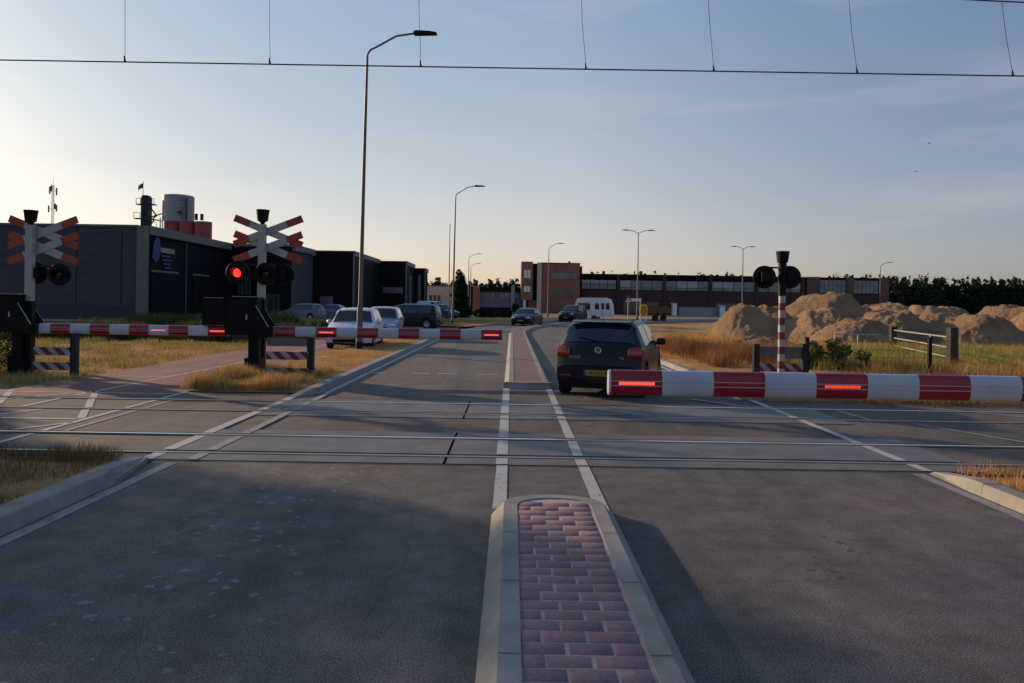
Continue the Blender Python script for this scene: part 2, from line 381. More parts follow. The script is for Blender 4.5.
# ------------------------------------------------------------------ road path
CX,Y0,RR=.368,42.,74.
def path(s):
    if s<=Y0: return Vector((CX,s,0)),Vector((1,0,0))
    a=(s-Y0)/RR
    return Vector((CX+RR-RR*math.cos(a),Y0+RR*math.sin(a),0)),Vector((math.cos(a),-math.sin(a),0))
def on(s,off,z=0):
    p,n=path(s); q=p+n*off; return (q.x,q.y,z)
def srange(s0,s1,step=2.):
    k=max(1,int(math.ceil((s1-s0)/step))); return [s0+(s1-s0)*i/k for i in range(k+1)]
def ribbon(mb,s0,s1,o0,o1,z,step=2.,mi=0):
    S=srange(s0,s1,step); mb.grid([[on(s,o0,z),on(s,o1,z)] for s in S],mi)
def profile_ribbon(mb,s0,s1,prof,step=2.,mi=0,cap=True):
    S=srange(s0,s1,step); rows=[[on(s,o,z) for o,z in prof] for s in S]
    mb.grid(rows,mi)
    if cap:
        for r in (rows[0],rows[-1]): mb.add(r,[tuple(range(len(r)))],mi)
def flat(mb,x0,x1,y0,y1,z,mi=0):
    mb.add([(x0,y0,z),(x1,y0,z),(x1,y1,z),(x0,y1,z)],[(0,1,2,3)],mi)
def stripe(mb,p,q,w,z,n=4):
    p=Vector((*p,z));q=Vector((*q,z)); d=(q-p).normalized(); s=Vector((-d.y,d.x,0))*w/2
    mb.add([p-s,q-s,q+s,p+s],[(0,1,2,3)])

SEND=150
# ------------------------------------------------------------------ ground
g=MB(); g.grid([[(x,y,-.07) for x in (-1500,-200,-60,0,60,200,1500)] for y in (-60,0,40,120,300,2500)])
struct(g,'ground',M['ground'])
a=MB(); ribbon(a,-8,7.96,-4.2,4.4,0.0,3); ribbon(a,13.12,SEND,-4.0,4.2,0.0,2)
struct(a,'road',M['asphalt'])
# level-crossing surface: asphalt between and around the tracks
c=MB()
for y0,y1 in ((7.96,8.325),(8.52,9.42),(9.605,11.525),(11.72,12.69),(12.875,13.9)):
    flat(c,-30,14,y0,y1,.002)
struct(c,'crossing_pavement',M['crossing'])
b=MB(); flat(b,-200,-30,6.8,14.5,-.03); flat(b,14,200,6.8,14.5,-.03)
b2=struct(b,'ballast_bed',M['ballast'])
M['steel2']=simple('bright_rail_steel',(.62,.61,.60),.30,1,var=.1,scale=3)
rail_y=((8.36,1),(9.50,-1),(11.56,1),(12.77,-1))
for y,s_ in rail_y:
    rl=MB(); rl.box(-200,200,y,y+.07,-.16,.016)
    struct(rl,'railway_rail',M['steel'] if s_>0 else M['steel2'])
gr=MB()
for y,s in rail_y:
    if s>0: gr.box(-30,14,y+.071,y+.159,-.06,-.02)
    else: gr.box(-30,14,y-.079,y-.001,-.06,-.02)
for y in (9.574,12.844): gr.box(-30,14,y,y+.028,-.05,.0165)
struct(gr,'rail_groove_floor',M['rubber'])
# concrete crossing panels
pn=MB()
joints=[-6.6,-3.9,-.70,2.4,5.4]
def panel(x0,x1,y0,y1): 
    pn.add([(x0,y0,.012),(x1,y0,.012),(x1,y1,.012),(x0,y1,.012)],[(0,1,2,3)])
    pn.box(x0,x1,y0,y1,-.02,.0115)
for x0,x1 in ((-3.95,-.724),(-.696,2.3),(2.31,5.2)):
    for y0,y1 in ((8.01,8.322),(8.525,9.415),(9.61,9.93),(11.2,11.522),(11.725,12.685),(12.88,13.1)):
        panel(x0,x1,y0,y1)
struct(pn,'crossing_panels',M['panel'])
jn=MB()
for y0,y1 in ((8.01,8.322),(8.525,9.415),(9.61,9.93),(11.2,11.522),(11.725,12.685),(12.88,13.1)): jn.box(-.722,-.698,y0,y1,.0,.0135)
struct(jn,'panel_joint_seal',M['rubber'])
# cycle path and side street
p=MB(); p.add([(-9.4,13.9,.004),(-6.05,13.9,.004),(-6.05,21,.004),(-6.0,26,.004),(-4.9,31,.004),(-4.6,40,.004),(-9.5,40,.004),(-9.5,25,.004)],[tuple(range(8))])
flat(p,-9.4,-6.05,-8,6.9,.004)
p.add([(-9.4,13.02,.0045),(-6.6,13.02,.0045),(-6.05,13.9,.0045),(-9.4,13.9,.0045)],[(0,1,2,3)])
struct(p,'cycle_path',M['redpath'])
p=MB(); p.add([(-60,40,.003),(-4.0,40,.003),(-3.62,38.6,.003),(-3.62,54,.003),(-60,49,.003)],[(0,1,2,3,4)])
struct(p,'side_street',M['asphalt'])
p=MB(); flat(p,-75,-12,54,150,-.02); struct(p,'yard_paving',M['paving'])
p=MB(); flat(p,1,95,128,149,-.02); flat(p,-12,1,125,165,-.02); struct(p,'forecourt_paving',M['paving'])

# kerbs
def kerb_profile(base,top0,top1,h=.12,zb=-.05):
    q=base+(top0-base)*.45
    return [(base,0.0),(q,h-.012),(q+(top0-base)*.15,h),(top1,h),(top1,zb)]
k=MB()
def kerb(mb,s0,s1,prof,L=1.0,gap=.006):
    s=s0
    while s<s1-.05:
        e=min(s+L-gap,s1); dz=random.uniform(-.003,.003); dx=random.uniform(-.003,.003)
        profile_ribbon(mb,s,e,[(o+dx,z+dz if z>0.01 else z) for o,z in prof],1.2)
        s+=L
sub=lambda x: x-CX
kerb(k,-8,7.0,kerb_profile(sub(-3.70),sub(-3.80),sub(-3.97)))
k.prism([(-3.70,7.0),(-3.70,7.02),(-3.88,7.94),(-4.06,7.94),(-3.97,7.0)],'z',-.02,.045)
k.add([(-3.70,7.0,0),(-3.80,7.0,.12),(-3.97,7.0,.12),(-3.88,7.94,.0),(-3.93,7.94,.046),(-4.08,7.94,.046)],[(0,1,4,3),(1,2,5,4)])
kerb(k,14.0,38.6,kerb_profile(sub(-3.60),sub(-3.68),sub(-3.84)))
k.add([(-3.60,14.0,0),(-3.68,14.0,.12),(-3.84,14.0,.12),(-3.86,13.3,.0),(-3.87,13.3,.02),(-4.0,13.3,.02)],[(0,1,4,3),(1,2,5,4),(3,4,5)])
kerb(k,54,SEND-5,kerb_profile(-4.0,-4.08,-4.24),2)
kerb(k,-8,7.2,kerb_profile(4.09,4.13,4.28))
k.add([(4.46,7.2,0),(4.50,7.2,.12),(4.65,7.2,.12),(4.5,7.94,.0),(4.55,7.94,.02),(4.7,7.94,.02)],[(0,1,4,3),(1,2,5,4)])
kerb(k,13.9,SEND-5,kerb_profile(4.16,4.22,4.36),2)
struct(k,'road_kerb',M['kerb'])
# kerb of the side street corner
k=MB(); 
for i in range(10):
    a0=PI/2*i/10; a1=PI/2*(i+1)/10-.004
    def cp(a,r): return (-5.7+r*math.cos(a)+0.02,38.6+r*math.sin(a))
    for r0,r1 in ((2.02,1.86),):
        q=[cp(a0,r0),cp(a1,r0),cp(a1,r1),cp(a0,r1)]
        k.prism(q,'z',-.02,.119)
struct(k,'corner_kerb',M['kerb'])

# verges
def verge_mesh(name,x0,x1,y0,y1,nx,ny,h=.07,edge=.1,fn=None,mat='verge'):
    mb=MB(); rows=[]
    for j in range(ny+1):
        r=[]
        for i in range(nx+1):
            u=i/nx; v=j/ny; x=x0+(x1-x0)*u; y=y0+(y1-y0)*v
            e=min(1,min(v,1-v)*(y1-y0)/.6); ex=min(1,u*(x1-x0)/.3) if True else 1
            z=.095*e*min(1,ex)+h*mnoise.noise(Vector((x*1.3,y*1.3,3)))*e
            if fn: x,z=fn(x,y,u,v,z)
            r.append((x,y,max(z,-.03)))
        rows.append(r)
    mb.grid(rows); return struct(mb,name,M[mat],True)
verge_mesh('verge',-8.6,-3.975,-8,7.95,24,60,.03)
verge_mesh('verge',-6.05,-3.86,14.05,38.4,16,80,.03)
verge_mesh('verge',4.68,14,-8,7.8,30,50,.04)
verge_mesh('verge',4.74,13,13.95,24,30,40,.05)
# far verge that closes the view of the side street
m_=MB(); m_.grid([[on(s,o_,z) for o_,z in ((-4.25,.10),(-6,.12),(-9,.1),(-14,.02),(-22,-.06))] for s in srange(52,SEND-8,3)])
struct(m_,'verge',M['ground'],True)

# ------------------------------------------------------------------ median islands
def outline(e0,e1,x0,x1,bulge):
    pass
def island_near():
    pts_out=[];n=14
    def loop(off,z):  # off = inset from the base outline
        L=[]
        xl=-.143+off; xr=.88-off; yt=6.13-off*.6
        for y in (-6,-4,-2,0,2,4,5.5): L.append((xl,y,z))
        for i in range(n+1):
            a=PI-PI*i/n
            L.append(((xl+xr)/2+(xr-xl)/2*math.cos(a)*(1 if i in(0,n) else 1),yt+(.32-off*.35)*math.sin(a)**.9 if 0<i<n else yt,z))
        for y in (5.5,4,2,0,-2,-4,-6): L.append((xr,y,z))
        return L
    t=empty('median_island',(0,0,0),0,'brick paved traffic island with rounded end in the foreground','traffic island')
    mb=MB(); mb.grid([loop(0,0),loop(.09,.105),loop(.102,.12),loop(.211,.12),loop(.213,.09)])
    # joints of the kerb stones
    kb=mb.build('kerb_edge',M['kerb'],t,smooth=30)
    for y in (6.09,5.3,4.36,3.45,2.55,1.6):
        for (x0,x1,x2) in ((-.143,-.041,.068),(.88,.778,.669)):
            w=.003; j=MB()
            j.add([(x1,y+w,.1235),(x1,y-w,.1235),(x2,y+w,.1235),(x2,y-w,.1235)],[(0,2,3,1)])
            j.build('stone_joint',M['timber'],t)
    base=MB(); base.prism([(p_[0],p_[1]) for p_ in loop(.212,0)],'z',0,.1105); base.build('joint_sand',M['mortar'],t)
    V=[];F=[];Rn=[]
    bw,rh,gp=.222,.127,.012
    y=-2.0;row=0
    while y<6.4:
        x=.069-(.0 if row%2 else .1)-random.uniform(0,.02)
        while x<.655:
            if .655-(x+bw)<.06: bw_=.66-x
            else: bw_=bw
            xa=max(x+gp/2,.072); xb=min(x+bw_-gp/2,.652)
            yl=5.98+ (.20*math.sqrt(max(0,1-((.5*(xa+xb)-.36)/.36)**2)))
            if xb-xa>.03 and y+rh*.6<yl:
                ya=y+gp*.3; yb=min(y+rh-gp*.3,yl+.02); z=.115+random.uniform(-.0025,.002); tz=random.uniform(-.0015,.0015); tx=random.uniform(-.001,.001); bv=.006
                jx=random.uniform(-.003,.003)
                b0=len(V)
                V+= [(xa+jx,ya,.08),(xb+jx,ya,.08),(xb+jx,yb,.08),(xa+jx,yb,.08),
                     (xa+jx,ya,z-.005),(xb+jx,ya,z-.005),(xb+jx,yb,z-.005),(xa+jx,yb,z-.005),
                     (xa+bv+jx,ya+bv,z-tz),(xb-bv+jx,ya+bv,z+tz+tx),(xb-bv+jx,yb-bv,z+tz),(xa+bv+jx,yb-bv,z-tz+tx)]
                q=[(0,1,5,4),(1,2,6,5),(2,3,7,6),(3,0,4,7),(4,5,9,8),(5,6,10,9),(6,7,11,10),(7,4,8,11),(8,9,10,11)]
                F+=[tuple(b0+i for i in f) for f in q]; Rn+=[random.random()]*9
            x+=bw_
        y+=rh; row+=1
    o=npmesh('brick_paving',np.array(V),np.array(F),M['paver'],t,np.array(Rn))
island_near()
def island_far():
    t=empty('median_island',(0,0,0),0,'long brick paved median strip curving away beyond the tracks','traffic island')
    mb=MB(); pr=[(-.511,0),(-.42,.105),(-.41,.12),(-.30,.12),(-.298,.10)]
    def cont(s0,s1,sg):
        s=s0
        while s<s1-.1:
            e=min(s+1.99,s1); profile_ribbon(mb,s,e,[(o*sg,z) for o,z in pr],2); s+=2
    cont(15.45,SEND-10,1); cont(15.45,SEND-10,-1)
    mb.prism([(CX-.511,15.42),(CX+.511,15.42),(CX+.41,15.62),(CX-.41,15.62)],'z',0,.118)
    mb.add([(CX-.511,15.3,0),(CX+.511,15.3,0),(CX+.42,15.44,.119),(CX-.42,15.44,.119)],[(0,1,2,3)])
    mb.build('kerb_edge',M['kerb'],t,smooth=30)
    mb=MB(); S=srange(15.6,SEND-10,2); mb.grid([[on(s,-.3,.115),on(s,.3,.115)] for s in S]); mb.build('brick_paving',M['paverfar'],t)
island_far()

# ------------------------------------------------------------------ road markings
mk=MB(); Z=.0165
flat(mk,-.14,-.02,6.30,8.0,.006); flat(mk,.74,.86,6.28,8.0,.006)
for y0,y1 in ((8.01,8.32),(8.525,9.415),(9.61,9.93),(11.2,11.52),(11.725,12.685),(12.88,13.1)):
    for x0,x1 in ((-.15,-.02),(.73,.85)): flat(mk,x0,x1,y0,y1,Z)
for x0,x1 in ((-.15,-.02),(.73,.85)):
    flat(mk,x0,x1,9.93,11.2,.006); flat(mk,x0,x1,13.1,15.3,.006)
# edge lines near side
ribbon(mk,14.1,38,-3.93,-3.81,.004); ribbon(mk,14.1,SEND-8,3.93,4.05,.004); ribbon(mk,54,SEND-8,-3.9,-3.78,.004)
for y0,y1 in ((8.0,8.33),(8.525,9.415),(9.61,11.52),(11.725,12.685),(12.88,13.9)):
    flat(mk,-4.0,-3.86,y0,y1,Z); flat(mk,4.46,4.58,y0,y1,Z)
for x in (-3.58,-2.48,-1.82,-.83): flat(mk,x,x+.5,18.2,18.32,.004)
# cycle path markings
for y0,y1 in ((8.7,9.415),(9.61,11.52),(11.725,12.685),(12.88,13.9)):
    flat(mk,-6.13,-6.04,y0,y1,.0085)
def seg(p,q,w=.1,z=.0085): stripe(mk,p,q,w,z)
seg((-7.75,13.2),(-7.45,22),.09); seg((-7.45,22),(-7.3,38),.08)
seg((-7.74,11.75),(-7.74,12.7),.09)
seg((-9.5,13.55),(-6.15,13.55),.07); seg((-8.75,16.5),(-7.7,16.5),.1); seg((-7.3,10.6),(-6.13,10.6),.1)
seg((-7.74,13.8),(-7.27,12.9),.11); seg((-7.2,12.72),(-6.68,11.72),.11); seg((-6.6,11.5),(-6.15,10.6),.11)
seg((-9.3,13.8),(-8.8,12.9),.11); seg((-8.7,12.7),(-8.3,12.0),.11); seg((-7.5,10.9),(-7.25,11.45),.08); seg((-6.5,9.68),(-6.1,10.3),.08); seg((-8.6,9.7),(-8.0,10.9),.08)
seg((-8.9,12.0),(-8.0,13.4),.08); seg((-9.9,10.2),(-8.4,11.45),.08)
struct(mk,'road_marking',M['line'])
mf=MB()
flat(mf,-3.66,-3.54,-8,7.9,.004); flat(mf,4.30,4.42,-8,7.9,.004)
for y0,y1 in ((8.0,8.33),(8.525,9.415),(9.61,11.52),(11.725,12.685),(12.88,14.0)):
    flat(mf,-3.50,-3.38,y0,y1,.0175)
for y0,y1 in ((9.61,11.52),(11.725,12.685)): flat(mf,-5.84,-5.76,y0,y1,.0085)
stripe(mf,(3.4,13.9),(4.2,12.9),.12,.0175); stripe(mf,(5.6,12.7),(5.7,11.7),.1,.0085); stripe(mf,(6.2,11.4),(7.0,9.7),.08,.0085); stripe(mf,(7.6,13.2),(8.8,12.0),.08,.0085)
struct(mf,'faded_road_marking',M['line_faint'])

# ------------------------------------------------------------------ crossing signals
def disc_light(parent,x,y,z,face,lit=False,r=.26):
    """a round backboard with lens and visor; face=-1 looks at the near side"""
    mb=MB(); mb.lathe([(0,-.03),(r*.96,-.03),(r,-.02),(r,.02),(r*.96,.03),(0,.03)],(x,y,z),'y',28)
    mb.box(x-.11,x+.11,y-(.16 if face>0 else -.03),y+(-.03 if face>0 else .16),z-.12,z+.12)
    o=mb.build('signal_light',M['black'],parent,smooth=40)
    l=MB(); s=-1 if face<0 else 1
    l.lathe([(.001,s*.055),(.06,s*.052),(.095,s*.04),(.10,s*.031)],(x,y,z),'y',20)
    l.build('lens',M['redlamp'] if lit else M['lensoff'],o,smooth=True)
    v=MB(); n=14
    rows=[]
    for d,rr in ((.031,.125),(.24,.118),(.238,.112),(.033,.118)):
        rows.append([(x+rr*math.cos(R(-30)+R(240)*i/n),y+s*(d*(.55+.45*math.sin(max(0,min(PI,R(-30)+R(240)*i/n)))) if d>.1 else d),z+rr*math.sin(R(-30)+R(240)*i/n)) for i in range(n+1)])
    v.grid(rows); v.build('visor',M['black'],o,smooth=40)
    return o
def cap(parent,z,w=.15):
    mb=MB(); mb.lathe([(0,-.06),(.05,-.06),(.055,-.02),(.075,0),(w*.80,.02),(w,.25),(w*1.03,.255),(w*1.03,.28),(0,.285)],(0,0,z),'z',16)
    return mb.build('warning_bell',M['black'],parent,smooth=30)
def crossbuck(parent,x,y,z):
    for cz in (z,z-.375):
        for sg,dy in ((1,0),(-1,.022)):
            mb=MB(); L=.86; hw=.085; a=sg*R(21.5)
            Mx=Matrix.Translation((x,y+dy,cz))@Matrix.Rotation(-a,4,'Y')
            for x0,x1,mi in ((-L,-.47,1),(-.47,.47,0),(.47,L,1)):
                mb.box(x0,x1,-.009,.009,-hw,hw,mi,Mx)
            mb.build('cross_board',[M['white'],M['buckred']],parent)
def signal_mast(loc,label,lights,rz=0,cx=.10):
    t=empty('crossing_signal',loc,rz,label,'crossing signal','signal masts at the level crossing')
    mb=MB(); mb.box(-.078,.078,-.07,.07,1.75,3.5); mb.build('post',M['white'],t)
    mb=MB(); mb.box(-.1,.1,-.075,.075,0,1.745); mb.box(-.17,.17,-.17,.17,-.1,.06); mb.build('post_foot',M['black'],t)
    cap(t,3.56); crossbuck(t,cx,.10,3.345)
    mb=MB(); xs=[l[0] for l in lights]; mb.box(min(xs+[-.1]),max(xs),.085,.125,2.545,2.585); 
    for l in lights: mb.box(l[0]-.02,l[0]+.02,.085,.13,2.33,2.545)
    mb.build('light_bracket',M['darkgrey'],t)
    for x,y,z,face,lit in lights: disc_light(t,x,y,z,face,lit,.28 if lit else .26)
    return t
signal_mast((-5.86,17.3,.02),'crossing mast with the glowing red signal light and double crossbuck',[(-.56,.0,2.36,-1,True),(.14,-.14,2.34,-1,False),(.47,.10,2.34,1,False)])
m1=signal_mast((-11.15,17.1,-.10),'unlit crossing mast with double crossbuck at the far left of the tracks',[(.05,.16,2.40,1,False),(.66,.05,2.37,-1,False)],0,.22)
def banded_mast():
    t=empty('crossing_signal',(6.31,17.3,0),0,'short signal mast with red and white banded post beyond the right boom','crossing signal','signal masts at the level crossing')
    mb=MB()
    for i in range(12): mb.tube([(0,0,i*.17),(0,0,(i+1)*.17-.0001)],.078,16,i%2,cap=(i in(0,11)))
    mb.build('post',[M['bandred'],M['white']],t,smooth=40)
    mb=MB(); mb.tube([(0,0,2.04),(0,0,2.80)],.095,16); mb.build('upper_post',M['black'],t,smooth=40)
    cap(t,2.80)
    mb=MB(); mb.box(-.43,.2,.06,.1,2.68,2.72); mb.build('light_bracket',M['darkgrey'],t)
    disc_light(t,-.42,.0,2.47,1,False,.27); disc_light(t,.19,.06,2.48,1,False,.27)
banded_mast()

# ------------------------------------------------------------------ barriers
def boom(parent,x_tip,x_root,z0,y,stripe_w,lit,sgn=1,slope=0,white_first=False):
    """boom along x from the tip; sgn=+1: root lies at +x of the tip"""
    prof=[]; H=.118; Wd=.075
    n=24
    for i in range(n):
        a=2*PI*i/n; ca,sa=math.cos(a),math.sin(a)
        prof.append((Wd*math.copysign(abs(ca)**.55,ca),H*math.copysign(abs(sa)**.75,sa)))
    x=x_tip; i=0; mb=MB()
    L=abs(x_root-x_tip); d=0
    while d<L-.01:
        e=min(d+stripe_w,L); rows=[]
        for dd in (d,e-.0003): rows.append([(x_tip+sgn*dd,py,pz+slope*dd) for py,pz in prof])
        mb.grid(rows,i%2,True); d=e; i+=1
    # end cap
    e0=[(x_tip,py,pz) for py,pz in prof]; e1=[(x_tip-sgn*.018,py*.93,pz*.96) for py,pz in prof]
    mb.grid([e0,e1],1,True); mb.add(e1,[tuple(range(n))],1)
    bo=mb.build('boom',[M['boomred'],M['boomwhite']],parent,smooth=38)
    bo.location=(0,y,z0)
    gmb=MB()
    for zz in (-.022,.022): 
        gmb.add([(x_tip,-Wd-.004,zz-.003),(x_root,-Wd-.004,zz-.003+slope*L),(x_root,-Wd-.004,zz+.003+slope*L),(x_tip,-Wd-.004,zz+.003),
                 (x_tip,-Wd+.006,zz-.003),(x_root,-Wd+.006,zz-.003+slope*L),(x_root,-Wd+.006,zz+.003+slope*L),(x_tip,-Wd+.006,zz+.003)],[(0,1,2,3),(0,4,5,1),(3,2,6,7),(0,3,7,4),(1,5,6,2)])
    gmb.build('light_rail',M['boomwhite'],bo)
    for (ix,l) in lit:
        c=x_tip+sgn*(ix+.5)*stripe_w; l_=MB(); hl=.165
        for q in range(12):
            xa=c-hl+q*hl/6+.003
            l_.box(xa,xa+hl/6-.006,-Wd-.006,-Wd+.004,-.013+slope*(ix+.5)*stripe_w,.013+slope*(ix+.5)*stripe_w)
        l_.build('warning_light',M['led'] if l==1 else (M['leddim'] if l==2 else M['ledlow']),bo)
    return bo
def machine(t,mirror=1):
    """barrier machine around its own origin; boom leaves towards +x*mirror"""
    s=mirror
    def bx(mb,x0,x1,*r): mb.box(min(s*x0,s*x1),max(s*x0,s*x1),*r)
    mb=MB(); bx(mb,-.17,.17,-.17,.17,0,.42); bx(mb,-.1,.13,-.12,.12,.42,.95); mb.build('pedestal',M['black'],t)
    mb=MB(); bx(mb,-.62,.12,-.2,.2,.94,1.78)
    bx(mb,-.64,.14,-.22,.22,1.775,1.81); mh=mb.build('machine_housing',M['black'],t)
    mb=MB(); bx(mb,-.56,-.06,-.209,-.202,1.02,1.70); mb.build('service_door',M['black'],mh)
    mb=MB(); bx(mb,-.13,-.10,-.225,-.209,1.30,1.42); mb.build('door_handle',M['galv'],mh)
    mb=MB(); bx(mb,-1.16,-.66,-.13,.13,1.16,1.78); bx(mb,-.70,-.6,-.05,.05,1.35,1.45); mb.build('counterweight',M['black'],t)
    mb=MB(); bx(mb,-1.14,-.68,-.12,.12,1.783,1.793); bx(mb,-.5,.0,-.1,.1,1.815,1.83); mb.build('lid_strip',M['galv'],t)
    for y in (-.235,.215):
        mb=MB(); mb.add([(s*a,yy,z) for yy in (y,y+.02) for a,z in ((-.05,1.62),(.10,1.62),(.42,1.13),(.42,.92),(.22,.92),(-.05,1.05))],[(0,1,2,3,4,5),(6,7,8,9,10,11)]+[(i,(i+1)%6,6+(i+1)%6,6+i) for i in range(6)]); fk=mb.build('boom_fork',M['black'],t)
        mb=MB(); yy=y-.015 if y<0 else y+.023
        mb.tube([(s*.10,yy,1.62),(s*.40,yy,1.14)],.009,6); mb.build('fork_edge',M['galv'],fk)
    mb=MB(); bx(mb,.2,.43,-.1,.1,.90,1.15); mb.build('boom_clamp',M['darkgrey'],t)
t=empty('crossing_barrier',(-5.92,17.05,0),0,'barrier machine with lowered boom across the left lane','crossing barrier','barriers with lowered red and white booms')
machine(t); boom(t,5.70,.47,1.03,0,.4745,[(0,1),(8,1)],-1,0)
t=empty('crossing_barrier',(-11.32,17.05,-.02),0,'barrier machine at far left with boom lowered over the cycle path','crossing barrier','barriers with lowered red and white booms')
machine(t); boom(t,4.80,.47,1.04,0,.452,[(0,1),(3,2)],-1,0)
t=empty('crossing_barrier',(7.3,6.9,0),0,'long near boom lowered across the right lane in front of the black hatchback','crossing barrier','barriers with lowered red and white booms')
machine(t,-1); boom(t,-6.375,-.47,1.035,0,.4745,[(0,1),(4,3)],1,-.0005)

# guard fences beside the machines
def guard_fence(loc,label,x0,x1,boards,beam,posts,lit=False):
    t=empty('guard_fence',loc,0,label,'guard fence','striped guard fences beside the barrier masts')
    for px,pz in posts:
        mb=MB(); mb.box(px-.07,px+.07,-.07,.07,-.05,pz); mb.build('post',M['darkgrey'],t)
    if beam:
        mb=MB(); mb.box(x0,x1,-.03,.03,beam[0],beam[1]); mb.build('top_beam',M['midgrey'],t)
    for z0,z1 in boards:
        mb=MB(); per=.155; h=z1-z0
        x=x0-h; i=0
        while x<x1:
            pts=[(x,z1),(x+per,z1),(x+per+h,z0),(x+h,z0)]
            # clip to the board
            cl=[(min(max(px,x0),x1),pz) for px,pz in pts]
            # keep exact slant where clipped
            poly=[]
            def clip(poly,xc,keep_right):
                out=[]
                for a_,b_ in zip(poly,poly[1:]+poly[:1]):
                    ina=(a_[0]>=xc) if keep_right else (a_[0]<=xc); inb=(b_[0]>=xc) if keep_right else (b_[0]<=xc)
                    if ina: out.append(a_)
                    if ina!=inb:
                        f=(xc-a_[0])/(b_[0]-a_[0]); out.append((xc,a_[1]+f*(b_[1]-a_[1])))
                return out
            poly=clip(pts,x0,True); poly=clip(poly,x1,False) if poly else poly
            if len(poly)>2: mb.prism(poly,'y',-.09,-.072,i%2)
            x+=per; i+=1
        mb.build('striped_board',[M['boardred'],M['boardwhite']],t)
    return t
guard_fence((-5.55,16.7,0),'striped guard fence beside the middle barrier machine',.05,1.0,[(.42,.60),(.05,.23)],(.72,.90),[(1.03,.92)])
guard_fence((-10.95,16.95,0),'striped guard fence beside the far left barrier machine',.05,.9,[(.42,.60),(.08,.26)],None,[(.95,.92)])
guard_fence((5.98,17.9,0),'guard fence with one striped board behind the banded mast',.0,1.05,[(.22,.42)],(.54,.82),[(-.06,.88),(1.11,.9)])

# ------------------------------------------------------------------ overhead line
wy=12.5
t=empty('overhead_line',(0,0,0),0,'overhead contact wire with droppers spanning the sky above the tracks','overhead wire')
mb=MB(); mb.tube([(-120,wy,5.74),(0,wy,5.735),(120,wy,5.74)],.0115,8); mb.build('contact_wire',M['black'],t)
def cat(x): return 6.78+.0013*(x-22)**2
mb=MB(); mb.tube([(x-.05,wy+.08,cat(x) if x<70 else cat(70)) for x in range(-60,71,4)],.012,8); mb.build('messenger_wire',M['black'],t)
for x in (-11.1,-8.8,-6.6,-4.15,-1.6,1.19,3.35,5.77,8.40,10.9):
    tx=x+random.uniform(-.03,.03)-.0
    tx=x-.04-.007*(x+8)
    pts=[(tx,wy+.08,cat(x)),(x*.45+tx*.55-.02*random.random(),wy+.04,(cat(x)*.5+5.75*.5)),(x,wy,5.75)]
    mb=MB(); mb.tube(pts,.0045,6); mb.tube([(x,wy,5.73),(x-.015,wy,5.84)],[.022,.008],6); mb.build('dropper',M['black'],t)

# ------------------------------------------------------------------ street lamps
def lamp(x,y,h,arms,label,thick=1.,lean=0):
    t=empty('street_lamp',(x,y,0),0,label,'street lamp','street lamps along the road')
    th=thick
    mb=MB(); mb.tube([(0,0,-.1),(0,0,.35)],.115*th,14); mb.build('base_sleeve',M['black'],t,smooth=40)
    zt=h-1.0
    mb=MB(); mb.tube([(0,0,.3),(lean*.15,0,1.6),(lean*.17,0,1.62),(lean*.6,0,h*.6),(lean,0,zt)],[.105*th,.10*th,.075*th,.06*th,.042*th],14); mb.build('pole',M['pole'],t,smooth=40)
    for d,reach in arms:
        pts=[(lean,0,zt)]
        if len(arms)==1:
            for i in range(1,7):
                a=R(75)*i/6; pts.append((lean+d*.35*(1-math.cos(a))*1.0,0,zt+.35*math.sin(a)))
            x0=pts[-1][0]; z0=pts[-1][2]
            pts+= [(x0+d*(reach*.55),0,z0+.42),(x0+d*reach,0,z0+.52)]
        else:
            pts+=[(lean+d*.1,0,zt+.25),(lean+d*reach*.6,0,zt+.50),(lean+d*reach,0,zt+.55)]
        mb=MB(); mb.tube(pts,[.042*th]+[.034*th]*(len(pts)-1),10); mb.build('arm',M['pole'],t,smooth=40)
        e=pts[-1]; hd=MB()
        prof=[(-.0,.05),(.10,.075),(.55,.06),(.80,.015),(.80,-.02),(.06,-.045),(0,-.03)]
        hd.prism([(e[0]+d*px,e[2]+pz) for px,pz in prof],'y',-.13,.13); hd.build('lamp_head',M['black'] if thick==1 and y<40 else M['darkgrey'],t)
    return t
lamp(-5.30,25.75,11.25,[(1,1.35)],'tallest nearest street lamp rising beside the white parked car',lean=.13)
lamp(-4.60,57.5,11.0,[(1,1.2)],'street lamp standing alone on the far verge left of centre',lean=.1)
lamp(-8.04,136,11.0,[(1,1.3)],'distant lamp just right of the dark conifer, the taller of that pair',1.3)
lamp(-9.67,172,11.2,[(1,1.3)],'farthest small lamp just behind the lamp beside the conifer',1.4)
lamp(5.36,110,11.0,[(1,1.2)],'street lamp standing in front of the red brick office',1.2)
lamp(14.9,88,11.2,[(-1,1.2),(1,1.2)],'double armed lamp rising above the black hatchback',1.1)
lamp(33.6,108,11.1,[(-1,1.0),(1,1.0)],'double armed lamp rising behind the leftmost sand heap',1.2)
lamp(70.6,142,11.0,[(1,1.3)],'single armed lamp before the right end of the long office block',1.5)
t=empty('flag_pole',(-5.3,62,0),0,'slender bare pole just left of the verge lamp','pole')
mb=MB(); mb.tube([(0,0,0),(0,0,8.3)],[.06,.03],10); mb.build('shaft',M['pole'],t); mb=MB(); mb.lathe([(.0,-.06),(.06,0),(0,.06)],(0,0,8.33),'z',10); mb.build('finial',M['pole'],t)

